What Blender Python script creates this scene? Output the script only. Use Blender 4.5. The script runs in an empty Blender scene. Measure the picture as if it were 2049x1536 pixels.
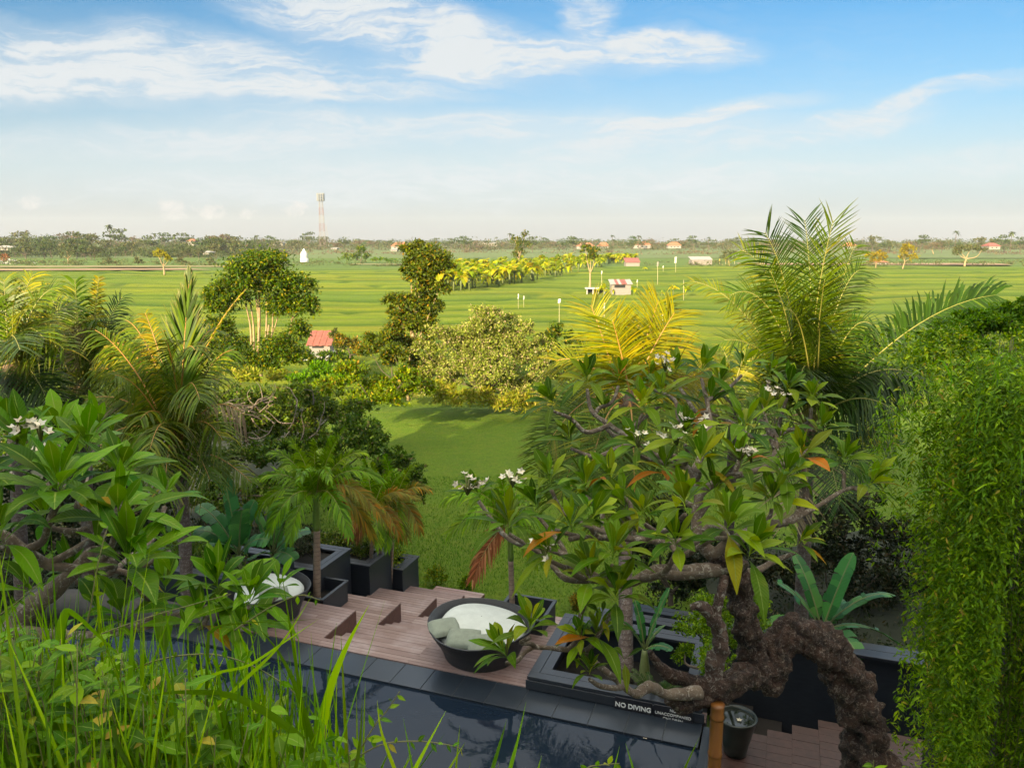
import bpy, math, random
import numpy as np
from mathutils import Vector, noise as mnoise
rng = np.random.default_rng(7)
random.seed(7)
sc = bpy.context.scene
COL = sc.collection
R = math.radians

# ------------------------------------------------------------------ camera
CAMZ = 10.0
F = 1548.0
PITCH = R(10.6)
cam_d = bpy.data.cameras.new('camera')
cam = bpy.data.objects.new('camera', cam_d)
COL.objects.link(cam)
cam.location = (0, 0, CAMZ)
cam.rotation_euler = (R(90) - PITCH, 0, 0)
cam_d.sensor_width = 36
cam_d.lens = 36 * F / 2049
cam_d.clip_start = 0.05
cam_d.clip_end = 12000
sc.camera = cam

# ------------------------------------------------------------------ sun, exposure
SUN_EL = 18.0
SUN_AZ = 27.0          # degrees to the left of straight behind the camera
S = Vector((-math.sin(R(SUN_AZ)) * math.cos(R(SUN_EL)), -math.cos(R(SUN_AZ)) * math.cos(R(SUN_EL)), math.sin(R(SUN_EL))))
sun_d = bpy.data.lights.new('sun', 'SUN')
sun_d.energy = 4.6
sun_d.angle = R(0.6)
sun_d.color = (1.0, 0.81, 0.50)
sun = bpy.data.objects.new('sun', sun_d)
COL.objects.link(sun)
sun.rotation_euler = S.to_track_quat('Z', 'Y').to_euler()
sun.location = (0, 0, 60)
sc.view_settings.view_transform = 'Standard'
sc.view_settings.look = 'None'
sc.view_settings.gamma = 1
sc.view_settings.exposure = 1.75
sc.cycles.max_bounces = 7
sc.cycles.transparent_max_bounces = 4
sc.cycles.diffuse_bounces = 3
sc.cycles.glossy_bounces = 3
sc.cycles.transmission_bounces = 4
sc.cycles.volume_bounces = 0
sc.cycles.use_denoising = True
sc.cycles.use_adaptive_sampling = True
sc.cycles.adaptive_threshold = 0.02

# ------------------------------------------------------------------ pixel -> world helpers
def ray(x, y):
    a = (x - 1024.5) / F; b = (768 - y) / F
    return np.array([a, math.cos(PITCH) + b * math.sin(PITCH), -math.sin(PITCH) + b * math.cos(PITCH)])
def gz(x, y, z=0.0):
    r = ray(x, y); return np.array([0, 0, CAMZ]) + r * ((z - CAMZ) / r[2])
def at(x, y, Y):
    r = ray(x, y); return np.array([0, 0, CAMZ]) + r * (Y / r[1])
def pxm(x, y, Y):
    """metres per photo pixel at depth Y"""
    return Y / ray(x, y)[1] / F
_a = R(-19.5)
UU = np.array([math.cos(_a), math.sin(_a), 0]); VV = np.array([-math.sin(_a), math.cos(_a), 0])
OO = np.array([0.31, 12.32, 0.0])
def W(u, v, z):
    return OO + UU * u + VV * v + np.array([0, 0, z])

# ------------------------------------------------------------------ world sky
class NT:
    def __init__(s, tree): s.t = tree; s.n = tree.nodes; s.l = tree.links
    def new(s, typ, **kw):
        n = s.n.new(typ)
        for k, v in kw.items(): setattr(n, k, v)
        return n
    def link(s, a, b): s.l.new(a, b)
    def val(s, sock, v):
        if hasattr(v, 'default_value') or hasattr(v, 'is_output'): s.l.new(v, sock)
        else: sock.default_value = v
    def math(s, op, a, b=None, c=None, clamp=False):
        n = s.n.new('ShaderNodeMath'); n.operation = op; n.use_clamp = clamp
        s.val(n.inputs[0], a)
        if b is not None: s.val(n.inputs[1], b)
        if c is not None: s.val(n.inputs[2], c)
        return n.outputs[0]
    def mix(s, f, a, b, blend='MIX'):
        n = s.n.new('ShaderNodeMix'); n.data_type = 'RGBA'; n.blend_type = blend
        s.val(n.inputs[0], f)
        for k, v in ((6, a), (7, b)):
            if isinstance(v, tuple): n.inputs[k].default_value = (*v, 1) if len(v) == 3 else v
            else: s.l.new(v, n.inputs[k])
        return n.outputs[2]
    def ramp(s, f, stops, interp='LINEAR'):
        n = s.n.new('ShaderNodeValToRGB'); n.color_ramp.interpolation = interp
        e = n.color_ramp.elements
        while len(e) > 1: e.remove(e[-1])
        e[0].position = stops[0][0]; e[0].color = (*stops[0][1], 1)
        for p, c in stops[1:]:
            x = e.new(p); x.color = (*c, 1)
        s.val(n.inputs[0], f)
        return n.outputs[0]
    def noise(s, vec, scale, detail=4, rough=0.55, dist=0.0, out=0):
        n = s.n.new('ShaderNodeTexNoise'); n.inputs['Scale'].default_value = scale
        n.inputs['Detail'].default_value = detail; n.inputs['Roughness'].default_value = rough
        n.inputs['Distortion'].default_value = dist
        if vec is not None: s.l.new(vec, n.inputs['Vector'])
        return n.outputs[out]
    def mapping(s, vec, sc_=(1, 1, 1), rot=(0, 0, 0), loc=(0, 0, 0)):
        n = s.n.new('ShaderNodeMapping'); n.inputs['Scale'].default_value = sc_
        n.inputs['Rotation'].default_value = rot; n.inputs['Location'].default_value = loc
        s.l.new(vec, n.inputs['Vector']); return n.outputs[0]

world = bpy.data.worlds.new('World'); sc.world = world; world.use_nodes = True
wt = NT(world.node_tree); wt.n.clear()
sky = wt.new('ShaderNodeTexSky', sky_type='NISHITA')
sky.sun_disc = False
sky.sun_elevation = R(SUN_EL); sky.sun_rotation = R(180 + SUN_AZ)
sky.air_density = 1.0; sky.dust_density = 1.2; sky.ozone_density = 1.5
tc = wt.new('ShaderNodeTexCoord')
sep = wt.new('ShaderNodeSeparateXYZ'); wt.link(tc.outputs['Generated'], sep.inputs[0])
ay = wt.math('ADD', wt.math('ABSOLUTE', sep.outputs[1]), 0.12)
s_ = wt.math('DIVIDE', sep.outputs[0], ay)
t_ = wt.math('DIVIDE', sep.outputs[2], ay)
cv = wt.new('ShaderNodeCombineXYZ'); wt.link(s_, cv.inputs[0]); wt.link(t_, cv.inputs[1])
st = cv.outputs[0]
def st_of(px, py):
    r = ray(px, py); r = r / np.linalg.norm(r); q = abs(r[1]) + 0.12
    return r[0] / q, r[2] / q
# warped coordinates for soft ragged edges
wn = wt.noise(wt.mapping(st, (3.0, 6.0, 1)), 1.6, 5, 0.6, 0, 1)
wv = wt.new('ShaderNodeVectorMath', operation='MULTIPLY_ADD')
wt.link(wn, wv.inputs[0]); wv.inputs[1].default_value = (0.16, 0.07, 0); wt.link(st, wv.inputs[2])
wofs = wt.new('ShaderNodeVectorMath', operation='SUBTRACT')
wt.link(wv.outputs[0], wofs.inputs[0]); wofs.inputs[1].default_value = (0.08, 0.035, 0)
wst = wofs.outputs[0]
def ell(px, py, rx, ry, rot, amp, power=1.0, vec=None):
    cx, cy = st_of(px, py); k = 1 / F * 0.9
    m = wt.new('ShaderNodeVectorMath', operation='SUBTRACT'); wt.link(vec or wst, m.inputs[0]); m.inputs[1].default_value = (cx, cy, 0)
    q = wt.mapping(m.outputs[0], (1 / (rx * k), 1 / (ry * k), 1), (0, 0, 0))
    if rot:
        r1 = wt.mapping(m.outputs[0], (1, 1, 1), (0, 0, R(-rot)))
        q = wt.mapping(r1, (1 / (rx * k), 1 / (ry * k), 1))
    l = wt.new('ShaderNodeVectorMath', operation='LENGTH'); wt.link(q, l.inputs[0])
    v = wt.math('SUBTRACT', 1.0, l.outputs['Value'], clamp=True)
    v = wt.math('SMOOTH_MIN', wt.math('MULTIPLY', v, 1.8), 1.0, 0.2)
    return wt.math('MULTIPLY', v, amp)
tot = None
for e in [(300, 130, 560, 95, -3, 1.0), (120, 180, 420, 50, 0, .95), (640, 185, 380, 34, 0, .9), (800, 60, 420, 70, -12, 1.0),
          (1000, 120, 330, 50, 4, 1.0), (1330, 95, 200, 50, 0, 1.15), (1165, 35, 70, 70, 0, .8), (980, 262, 760, 50, 0, .8), (1390, 235, 300, 26, 9, 1.0),
          (1230, 300, 460, 36, 8, .7), (1830, 203, 460, 24, 12, .85), (1620, 265, 360, 34, 10, .7), (400, 290, 620, 40, 0, .7),
          (1500, 345, 620, 18, 2, .8), (900, 370, 1100, 60, 0, .7), (1900, 330, 420, 36, 6, .5), (60, 50, 260, 30, -12, .5)]:
    v = ell(*e)
    tot = v if tot is None else wt.math('MAXIMUM', tot, wt.math('ADD', wt.math('MULTIPLY', tot, 0.3), v))
tot = wt.math('MINIMUM', tot, 1.15)
n1 = wt.noise(wt.mapping(wst, (2.8, 19.0, 1), (0, 0, R(4))), 2.6, 12, 0.64, 1.4)
n2 = wt.noise(wt.mapping(wst, (5, 26, 1), (0, 0, R(-11))), 2.4, 10, 0.62, 1.6)
n4 = wt.noise(wt.mapping(wst, (4, 6, 1)), 1.5, 6, 0.6, 0.8)
streak = wt.math('ADD', wt.math('ADD', wt.math('MULTIPLY', n1, 0.42), wt.math('MULTIPLY', n2, 0.26)), wt.math('MULTIPLY', n4, .32))
cl = wt.math('ADD', wt.math('MULTIPLY', tot, 0.78), wt.math('MULTIPLY', wt.math('SUBTRACT', streak, .475), 3.6))
cl = wt.math('MULTIPLY', wt.math('ADD', cl, wt.math('MULTIPLY', tot, wt.math('MULTIPLY', wt.math('SUBTRACT', streak, .5), 3.0))), 1.0, clamp=True)
cl = wt.math('MAXIMUM', wt.math('MULTIPLY', cl, wt.math('MULTIPLY_ADD', tot, .85, .14, clamp=True), clamp=True), wt.math('MULTIPLY', tot, wt.math('MULTIPLY', n4, .95), clamp=True))
# small cumulus low over the horizon
tot2 = None
n3 = wt.noise(st, 42, 8, 0.7, 0.5)
for e in [(57, 405, 42, 22, 0, 1), (345, 422, 48, 32, 0, 1.1), (430, 424, 42, 24, 0, 1), (500, 428, 44, 18, 0, .8), (592, 420, 46, 22, 0, .9), (700, 438, 20, 12, 0, .5)]:
    v = ell(*e, vec=st)
    tot2 = v if tot2 is None else wt.math('MAXIMUM', tot2, v)
cu = wt.math('MULTIPLY', wt.math('SUBTRACT', wt.math('ADD', wt.math('MULTIPLY', tot2, .9), wt.math('MULTIPLY', n3, 3.4)), 2.25, clamp=True), 1.1, clamp=True)
cu = wt.math('MULTIPLY', cu, wt.math('MULTIPLY', tot2, 3, clamp=True))
K = 4.3   # radiance that renders as white cloud at this world strength and exposure
skyc = wt.mix(1.0, sky.outputs[0], (0.22, 0.62, 0.84), 'MULTIPLY')
band = wt.ramp(t_, [(0.0, (0.96,) * 3), (0.03, (0.90,) * 3), (0.09, (0.76,) * 3), (0.17, (0.30,) * 3), (0.26, (0.05,) * 3), (.34, (0,) * 3)])
hz = wt.mix(wt.math('MULTIPLY', t_, 13.0, clamp=True), (K * .74, K * .74, K * .725), (K * .96, K * 1.02, K * 1.02))
skyc = wt.mix(band, skyc, hz)
skyc = wt.mix(cl, skyc, (K * .98, K * 1.04, K * 1.07))
skyc = wt.mix(cu, skyc, (K * 1.12, K * 1.06, K * 1.02))
gain = wt.math('MULTIPLY_ADD', wt.math('MULTIPLY', wt.math('SUBTRACT', sep.outputs[2], .34), 3.2, clamp=True), 2.3, 1.0)   # unseen sky above the frame brightened, added fill for the shaded garden
skyc = wt.mix(wt.math('MULTIPLY', wt.math('SUBTRACT', sep.outputs[2], .34), 2.6, clamp=True), skyc, (K * .99, K * .94, K * .80))
gv = wt.new('ShaderNodeVectorMath', operation='SCALE'); wt.link(skyc, gv.inputs[0]); wt.link(gain, gv.inputs[3]); skyc = gv.outputs[0]
bg = wt.new('ShaderNodeBackground'); bg.inputs[1].default_value = 0.055
wt.link(skyc, bg.inputs[0])
wo = wt.new('ShaderNodeOutputWorld'); wt.link(bg.outputs[0], wo.inputs[0])

# ------------------------------------------------------------------ mesh building
def norm(a):
    return a / (np.linalg.norm(a, axis=-1, keepdims=True) + 1e-9)
class MB:
    def __init__(s): s.V = []; s.Fc = []; s.A = []; s.M = []; s.n = 0; s.S = []
    def add(s, V, Fc, A=None, mat=0, smooth=False):
        V = np.asarray(V, float).reshape(-1, 3); Fc = np.asarray(Fc, int).reshape(-1, 4)
        if A is None:
            A = np.zeros((len(V), 4)); A[:, 0] = rng.random(); A[:, 3] = rng.random()
        s.V.append(V); s.Fc.append(Fc + s.n); s.A.append(np.asarray(A, float).reshape(-1, 4))
        s.M.append(np.full(len(Fc), mat)); s.S.append(np.full(len(Fc), smooth)); s.n += len(V)
    def box(s, a, b, M=None, mat=0):
        """a,b corners in local coords; M(u,v,z)->world"""
        x0, y0, z0 = np.minimum(a, b); x1, y1, z1 = np.maximum(a, b)
        c = [(x0, y0, z0), (x1, y0, z0), (x1, y1, z0), (x0, y1, z0), (x0, y0, z1), (x1, y0, z1), (x1, y1, z1), (x0, y1, z1)]
        if M is not None: c = [M(*p) for p in c]
        s.add(c, [(0, 3, 2, 1), (4, 5, 6, 7), (0, 1, 5, 4), (1, 2, 6, 5), (2, 3, 7, 6), (3, 0, 4, 7)], mat=mat)
    def tube(s, pts, rad, seg=8, mat=0, smooth=True, sub=4, jit=0.0, nscale=6.0, cap=True, jseed=0.0, ridge=0.0):
        pts = np.asarray(pts, float); rad = np.asarray(rad, float)
        if sub > 1 and len(pts) > 2:
            P = []; Rr = []
            Q = np.vstack([2 * pts[0] - pts[1], pts, 2 * pts[-1] - pts[-2]])
            for i in range(len(pts) - 1):
                for k in range(sub):
                    t = k / sub
                    p0, p1, p2, p3 = Q[i], Q[i + 1], Q[i + 2], Q[i + 3]
                    P.append(0.5 * ((2 * p1) + (-p0 + p2) * t + (2 * p0 - 5 * p1 + 4 * p2 - p3) * t * t + (-p0 + 3 * p1 - 3 * p2 + p3) * t ** 3))
                    Rr.append(rad[i] * (1 - t) + rad[i + 1] * t)
            P.append(pts[-1]); Rr.append(rad[-1]); pts = np.array(P); rad = np.array(Rr)
        T = norm(np.gradient(pts, axis=0))
        if cap:
            pts = np.vstack([pts[0], pts, pts[-1]]); rad = np.concatenate([[rad[0] * .02], rad, [rad[-1] * .02]]); T = np.vstack([T[0], T, T[-1]])
        n = np.cross(T[0], [0.3, 0.2, 1.0] if abs(T[0][2]) < .9 else [1.0, 0, 0]); n = n / np.linalg.norm(n)
        V = []; A = []
        r0 = rng.random()
        for i in range(len(pts)):
            n = n - T[i] * n.dot(T[i]); n = n / (np.linalg.norm(n) + 1e-9); b = np.cross(T[i], n)
            for k in range(seg):
                a = 2 * math.pi * k / seg
                d = n * math.cos(a) + b * math.sin(a)
                r = rad[i]
                if jit:
                    q = pts[i] + d * rad[i]
                    r *= 1 + jit * (mnoise.noise(Vector(q * nscale + jseed)) * 1.3 + 0.6 * mnoise.noise(Vector(q * nscale * 2.7)))
                if ridge:
                    q = pts[i] + d * rad[i]; q2 = Vector(q * 9.0); gq = abs(math.sin(2.5 * a + i * .055 + 2.2 * mnoise.noise(Vector(pts[i] * 3)))) ** .6; r *= 1 + ridge * (.45 - 1.5 * abs(mnoise.noise(q2)) + .35 * mnoise.noise(q2 * 3.1) - .25) + .24 * (gq - .7)
                V.append(pts[i] + d * r); A.append((r0, i / len(pts), k / seg, r0))
        Fc = []
        for i in range(len(pts) - 1):
            for k in range(seg):
                k2 = (k + 1) % seg
                Fc.append((i * seg + k, i * seg + k2, (i + 1) * seg + k2, (i + 1) * seg + k))
        s.add(V, Fc, A, mat, smooth)
    def blades(s, P, D, N, L, Wd, droop, nseg, prof, fold=0.25, mat=0, rnd=None, wave=0.0):
        n = len(P)
        if n == 0: return
        P = np.asarray(P, float); D = norm(np.asarray(D, float)); N = np.asarray(N, float)
        L = np.broadcast_to(np.asarray(L, float), (n,)); Wd = np.broadcast_to(np.asarray(Wd, float), (n,)); droop = np.broadcast_to(np.asarray(droop, float), (n,))
        Sd = norm(np.cross(D, N)); N2 = np.cross(Sd, D)
        r1 = rng.random(n) if rnd is None else rnd; r2 = rng.random(n)
        rows = []; att = []
        ph = rng.random(n) * 6.28
        k = 3 if fold is not None else 2
        for i in range(nseg + 1):
            t = i / nseg
            c = P + D * (L * t)[:, None]
            c[:, 2] -= droop * L * t * t
            c = c - D * (np.abs(droop) * L * t * t * .25)[:, None]
            w = (Wd * prof[i] / 2)[:, None]
            if wave: c = c + Sd * (np.sin(ph + t * 5) * wave * L)[:, None]
            if k == 3:
                up = N2 * w * fold
                rows += [c - Sd * w + up, c, c + Sd * w + up]
                for ac in (1, 0, 1): att.append(np.stack([r1, np.full(n, t), np.full(n, ac), r2], 1))
            else:
                rows += [c - Sd * w, c + Sd * w]
                for ac in (0, 1): att.append(np.stack([r1, np.full(n, t), np.full(n, ac), r2], 1))
        nv = len(rows)
        V = np.stack(rows, 1).reshape(-1, 3); A = np.stack(att, 1).reshape(-1, 4)
        f = []
        for i in range(nseg):
            for j in range(k - 1):
                f.append((i * k + j, i * k + j + 1, (i + 1) * k + j + 1, (i + 1) * k + j))
        Fc = (np.array(f)[None] + (np.arange(n) * nv)[:, None, None]).reshape(-1, 4)
        s.add(V, Fc, A, mat, False)
    def rhombs(s, P, D, N, L, Wd, mat=0, rnd=None):
        n = len(P); D = norm(D); Sd = norm(np.cross(D, N))
        L = np.broadcast_to(L, (n,))[:, None]; Wd = np.broadcast_to(Wd, (n,))[:, None]
        V = np.stack([P, P + D * L * .45 - Sd * Wd / 2, P + D * L, P + D * L * .45 + Sd * Wd / 2], 1).reshape(-1, 3)
        r1 = rng.random(n) if rnd is None else rnd; r2 = rng.random(n)
        A = np.stack([np.stack([r1, np.full(n, t), np.full(n, a), r2], 1) for t, a in ((0, 0), (.5, .5), (1, 0), (.5, .5))], 1).reshape(-1, 4)
        Fc = np.arange(n * 4).reshape(-1, 4)
        s.add(V, Fc, A, mat, False)
    def build(s, name, mats, parent=None, bevel=0.0):
        me = bpy.data.meshes.new(name)
        V = np.concatenate(s.V).astype(np.float32); Fc = np.concatenate(s.Fc).astype(np.int32)
        A = np.concatenate(s.A).astype(np.float32)
        if parent is not None:
            V = V - np.array(parent.matrix_basis.translation, dtype=np.float32) if parent.get('_abs', 1) else V
            pp = parent.parent
            if pp is not None: V = V - np.array(pp.matrix_basis.translation, dtype=np.float32)
        me.vertices.add(len(V)); me.vertices.foreach_set('co', V.ravel())
        me.loops.add(len(Fc) * 4); me.loops.foreach_set('vertex_index', Fc.ravel())
        me.polygons.add(len(Fc)); me.polygons.foreach_set('loop_start', np.arange(0, len(Fc) * 4, 4, dtype=np.int32))
        me.polygons.foreach_set('material_index', np.concatenate(s.M).astype(np.int32))
        me.polygons.foreach_set('use_smooth', np.concatenate(s.S))
        at_ = me.attributes.new('leaf', 'FLOAT_COLOR', 'POINT'); at_.data.foreach_set('color', A.ravel())
        me.update(calc_edges=True)
        for m in (mats if isinstance(mats, (list, tuple)) else [mats]): me.materials.append(m)
        o = bpy.data.objects.new(name, me); COL.objects.link(o)
        if parent is not None: o.parent = parent
        if bevel:
            b = o.modifiers.new('bevel', 'BEVEL'); b.width = bevel; b.segments = 2; b.limit_method = 'ANGLE'
        return o

def tag(o, label=None, cat=None, group=None, kind=None):
    if label: o['label'] = label
    if cat: o['category'] = cat
    if group: o['group'] = group
    if kind: o['kind'] = kind
    return o
def thing(name, loc, label, cat, group=None):
    o = bpy.data.objects.new(name, None); COL.objects.link(o); o.location = tuple(map(float, loc)); o.empty_display_size = .3
    return tag(o, label, cat, group)
def copy_tree(o, parent=None):
    c = o.copy(); COL.objects.link(c)
    if parent is not None: c.parent = parent
    for ch in list(o.children): copy_tree(ch, c)
    return c

# ------------------------------------------------------------------ materials
def newmat(name):
    m = bpy.data.materials.new(name); m.use_nodes = True
    t = NT(m.node_tree); t.n.clear()
    out = t.new('ShaderNodeOutputMaterial'); bs = t.new('ShaderNodeBsdfPrincipled')
    t.link(bs.outputs[0], out.inputs[0])
    return m, t, bs, out
def bump(t, bs, h, strength=.5, dist=.02):
    b = t.new('ShaderNodeBump'); b.inputs['Strength'].default_value = strength; b.inputs['Distance'].default_value = dist
    t.link(h, b.inputs['Height']); t.link(b.outputs[0], bs.inputs['Normal'])
def leafmat(name, cols, trans=.35, rough=.5, vein=None, tip=None, spec=.4, blotch=0.0, tint=(1.25, 1.2, .5)):
    m, t, bs, out = newmat(name)
    a = t.new('ShaderNodeAttribute', attribute_name='leaf')
    sp = t.new('ShaderNodeSeparateColor'); t.link(a.outputs['Color'], sp.inputs[0])
    n = len(cols)
    c = t.ramp(sp.outputs[0], [(p, k) for p, k in cols])
    v = t.math('MULTIPLY_ADD', a.outputs['Alpha'], .85, .62)
    hsv = t.new('ShaderNodeHueSaturation'); hsv.inputs['Saturation'].default_value = 1.06; t.link(c, hsv.inputs['Color']); t.link(v, hsv.inputs['Value'])
    oi = t.new('ShaderNodeObjectInfo')
    t.link(t.math('MULTIPLY_ADD', oi.outputs['Random'], .03, .485), hsv.inputs['Hue'])
    c = hsv.outputs[0]
    if tip: c = t.mix(t.math('MULTIPLY', t.math('SUBTRACT', sp.outputs[1], .72, clamp=True), t.math('MULTIPLY', a.outputs['Alpha'], 3.0), clamp=True), c, tip)
    if blotch:
        g = t.new('ShaderNodeNewGeometry')
        nz = t.noise(g.outputs['Position'], 9, 3, .6)
        c = t.mix(t.math('MULTIPLY', t.math('SUBTRACT', nz, .56, clamp=True), blotch, clamp=True), c, (.22, .17, .03))
    if vein:
        f = t.math('SUBTRACT', 1, t.math('MULTIPLY', sp.outputs[2], 9.0), clamp=True)
        c = t.mix(t.math('MULTIPLY', f, .8), c, vein)
        # side veins
        w = t.math('SINE', t.math('MULTIPLY_ADD', sp.outputs[1], 120.0, t.math('MULTIPLY', sp.outputs[2], -14.0)))
        bump(t, bs, w, .22, .004)
    t.link(c, bs.inputs['Base Color']); bs.inputs['Roughness'].default_value = rough
    bs.inputs['Specular IOR Level'].default_value = spec * .45
    tr = t.new('ShaderNodeBsdfTranslucent')
    t.link(t.mix(1.0, c, tint, 'MULTIPLY'), tr.inputs[0])
    mx = t.new('ShaderNodeMixShader'); mx.inputs[0].default_value = trans
    t.link(bs.outputs[0], mx.inputs[1]); t.link(tr.outputs[0], mx.inputs[2]); t.link(mx.outputs[0], out.inputs[0])
    return m
def barkmat(name, c1, c2, scale=6, bumpd=.03, c3=None, rings=0, stretch=(1, 1, 1)):
    m, t, bs, out = newmat(name)
    tcn = t.new('ShaderNodeTexCoord'); v = t.mapping(tcn.outputs['Object'], stretch)
    n = t.noise(v, scale, 8, .65); n2 = t.noise(v, scale * 4.3, 6, .7)
    c = t.mix(t.ramp(n, [(.35, (0, 0, 0)), (.65, (1, 1, 1))]), c1, c2)
    c = t.mix(t.math('MULTIPLY', n2, .5), c, (c1[0] * .35, c1[1] * .35, c1[2] * .35))
    if c3:
        n3 = t.noise(v, scale * 2.4, 7, .78, .8)
        c = t.mix(t.ramp(n3, [(.53, (0, 0, 0)), (.6, (1, 1, 1))]), c, c3)
    h = t.math('ADD', n, t.math('MULTIPLY', n2, .6))
    if rings:
        w = t.new('ShaderNodeTexWave', wave_type='BANDS', bands_direction='Z', wave_profile='SAW')
        t.link(tcn.outputs['Object'], w.inputs[0]); w.inputs['Scale'].default_value = rings; w.inputs['Distortion'].default_value = 1.2
        w.inputs['Detail'].default_value = 2; w.inputs['Detail Scale'].default_value = 2
        h = t.math('ADD', t.math('MULTIPLY', h, .5), t.math('MULTIPLY', w.outputs['Fac'], 1.2))
        c = t.mix(t.math('MULTIPLY', t.math('SUBTRACT', w.outputs['Fac'], .7, clamp=True), 2.2, clamp=True), c, (c1[0] * .45, c1[1] * .42, c1[2] * .4))
    t.link(c, bs.inputs['Base Color']); bs.inputs['Roughness'].default_value = .85
    bump(t, bs, h, .9, bumpd)
    return m
def plain(name, c, rough=.6, nz=.25, scale=8, metal=0, bumpd=.004):
    m, t, bs, out = newmat(name)
    tcn = t.new('ShaderNodeTexCoord'); n = t.noise(tcn.outputs['Object'], scale, 7, .65)
    c2 = tuple(max(0, x * (1 - nz * 1.6)) for x in c); c1 = tuple(min(1, x * (1 + nz * .7)) for x in c)
    t.link(t.mix(n, c2, c1), bs.inputs['Base Color']); bs.inputs['Roughness'].default_value = rough
    bs.inputs['Metallic'].default_value = metal
    if bumpd: bump(t, bs, n, .5, bumpd)
    return m
G = {}
G['far'] = leafmat('far_leaf', [(0, (.03, .05, .016)), (.5, (.05, .078, .022)), (1, (.09, .10, .03))], .2, .7)
G['far_olive'] = leafmat('far_olive_leaf', [(0, (.05, .065, .025)), (.6, (.085, .10, .032)), (1, (.13, .105, .05))], .2, .7)
G['far_brown'] = leafmat('far_brown_leaf', [(0, (.085, .06, .045)), (.6, (.13, .09, .06)), (1, (.10, .10, .035))], .2, .7)
G['far_mix'] = leafmat('far_mixed_leaf', [(0, (.035, .052, .018)), (.4, (.07, .08, .025)), (.7, (.12, .085, .05)), (1, (.07, .09, .03))], .2, .7)
G['yellow'] = leafmat('yellow_leaf', [(0, (.16, .15, .006)), (.6, (.32, .24, .008)), (1, (.16, .18, .015))], .4, .6)
G['tree'] = leafmat('tree_leaf', [(0, (.020, .055, .004)), (.55, (.055, .11, .006)), (.85, (.14, .18, .008)), (1, (.24, .19, .014))], .35, .45)
G['tree_b'] = leafmat('tree_leaf_b', [(0, (.03, .055, .007)), (.5, (.075, .115, .010)), (.85, (.13, .15, .012)), (1, (.28, .17, .02))], .35, .5)
G['olive'] = leafmat('olive_leaf', [(0, (.09, .145, .015)), (.45, (.18, .235, .035)), (.75, (.27, .29, .08)), (1, (.34, .26, .16))], .3, .6)
G['shade'] = leafmat('hedge_leaf', [(0, (.026, .06, .006)), (.6, (.060, .105, .010)), (.9, (.13, .18, .016)), (1, (.15, .10, .06))], .3, .5)
G['bushy'] = leafmat('bush_leaf', [(0, (.045, .10, .006)), (.6, (.10, .17, .008)), (.9, (.20, .24, .012)), (1, (.30, .19, .03))], .35, .5)
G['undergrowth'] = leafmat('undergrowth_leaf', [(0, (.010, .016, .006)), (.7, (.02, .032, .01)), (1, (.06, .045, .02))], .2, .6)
G['brightbush'] = leafmat('bright_bush_leaf', [(0, (.05, .12, .006)), (.6, (.11, .21, .010)), (1, (.19, .27, .014))], .4, .45)
G['yellowgrass'] = leafmat('dry_grass_leaf', [(0, (.12, .17, .015)), (.6, (.22, .24, .02)), (1, (.32, .26, .06))], .4, .6)
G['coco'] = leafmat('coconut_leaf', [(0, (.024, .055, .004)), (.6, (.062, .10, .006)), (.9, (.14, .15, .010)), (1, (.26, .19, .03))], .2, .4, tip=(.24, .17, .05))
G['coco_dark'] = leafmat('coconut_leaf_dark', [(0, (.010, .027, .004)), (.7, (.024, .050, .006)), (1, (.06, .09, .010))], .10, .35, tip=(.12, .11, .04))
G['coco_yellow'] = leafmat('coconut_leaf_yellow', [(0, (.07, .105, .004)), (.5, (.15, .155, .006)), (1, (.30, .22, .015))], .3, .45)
G['coco_dead'] = leafmat('coconut_leaf_dead', [(0, (.14, .10, .06)), (.6, (.21, .16, .10)), (1, (.26, .22, .13))], .2, .8, tint=(1, .9, .6))
G['dead_red'] = leafmat('dead_frond', [(0, (.14, .045, .02)), (.6, (.22, .09, .035)), (1, (.30, .18, .08))], .2, .8, tint=(1, .8, .6))
G['areca'] = leafmat('areca_leaf', [(0, (.055, .13, .005)), (.6, (.11, .20, .008)), (1, (.20, .28, .012))], .35, .4)
G['areca_orange'] = leafmat('areca_leaf_orange', [(0, (.07, .10, .014)), (.5, (.15, .14, .02)), (1, (.32, .13, .02))], .35, .45)
G['frangi'] = leafmat('frangipani_leaf', [(0, (.026, .09, .002)), (.5, (.075, .165, .003)), (.82, (.17, .24, .005)), (.90, (.24, .19, .010)), (1, (.36, .15, .02))], .32, .45, vein=(.20, .27, .05), spec=.32, blotch=1.6)
G['frangi_near'] = leafmat('frangipani_leaf_near', [(0, (.038, .11, .003)), (.6, (.11, .20, .004)), (.92, (.10, .18, .012)), (.97, (.20, .15, .02)), (1, (.38, .22, .02))], .32, .42, vein=(.26, .33, .06), spec=.35, blotch=1.2)
G['banana_far'] = leafmat('banana_leaf_far', [(0, (.12, .18, .008)), (.5, (.25, .28, .012)), (1, (.44, .36, .03))], .4, .5)
G['banana'] = leafmat('banana_leaf', [(0, (.025, .10, .035)), (.6, (.045, .15, .045)), (1, (.09, .20, .05))], .3, .3, vein=(.2, .34, .12), spec=.55)
G['vine'] = leafmat('vine_leaf', [(0, (.045, .11, .002)), (.45, (.11, .21, .003)), (.8, (.22, .33, .005)), (.95, (.36, .42, .01)), (1, (.40, .30, .06))], .35, .45)
G['grassblade'] = leafmat('grass_blade', [(0, (.075, .17, .003)), (.6, (.13, .25, .004)), (1, (.24, .34, .008))], .4, .4)
G['creeper'] = leafmat('creeper_leaf', [(0, (.05, .13, .005)), (.6, (.105, .21, .008)), (.93, (.20, .30, .012)), (1, (.40, .26, .06))], .38, .4, vein=(.26, .36, .08))
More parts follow.
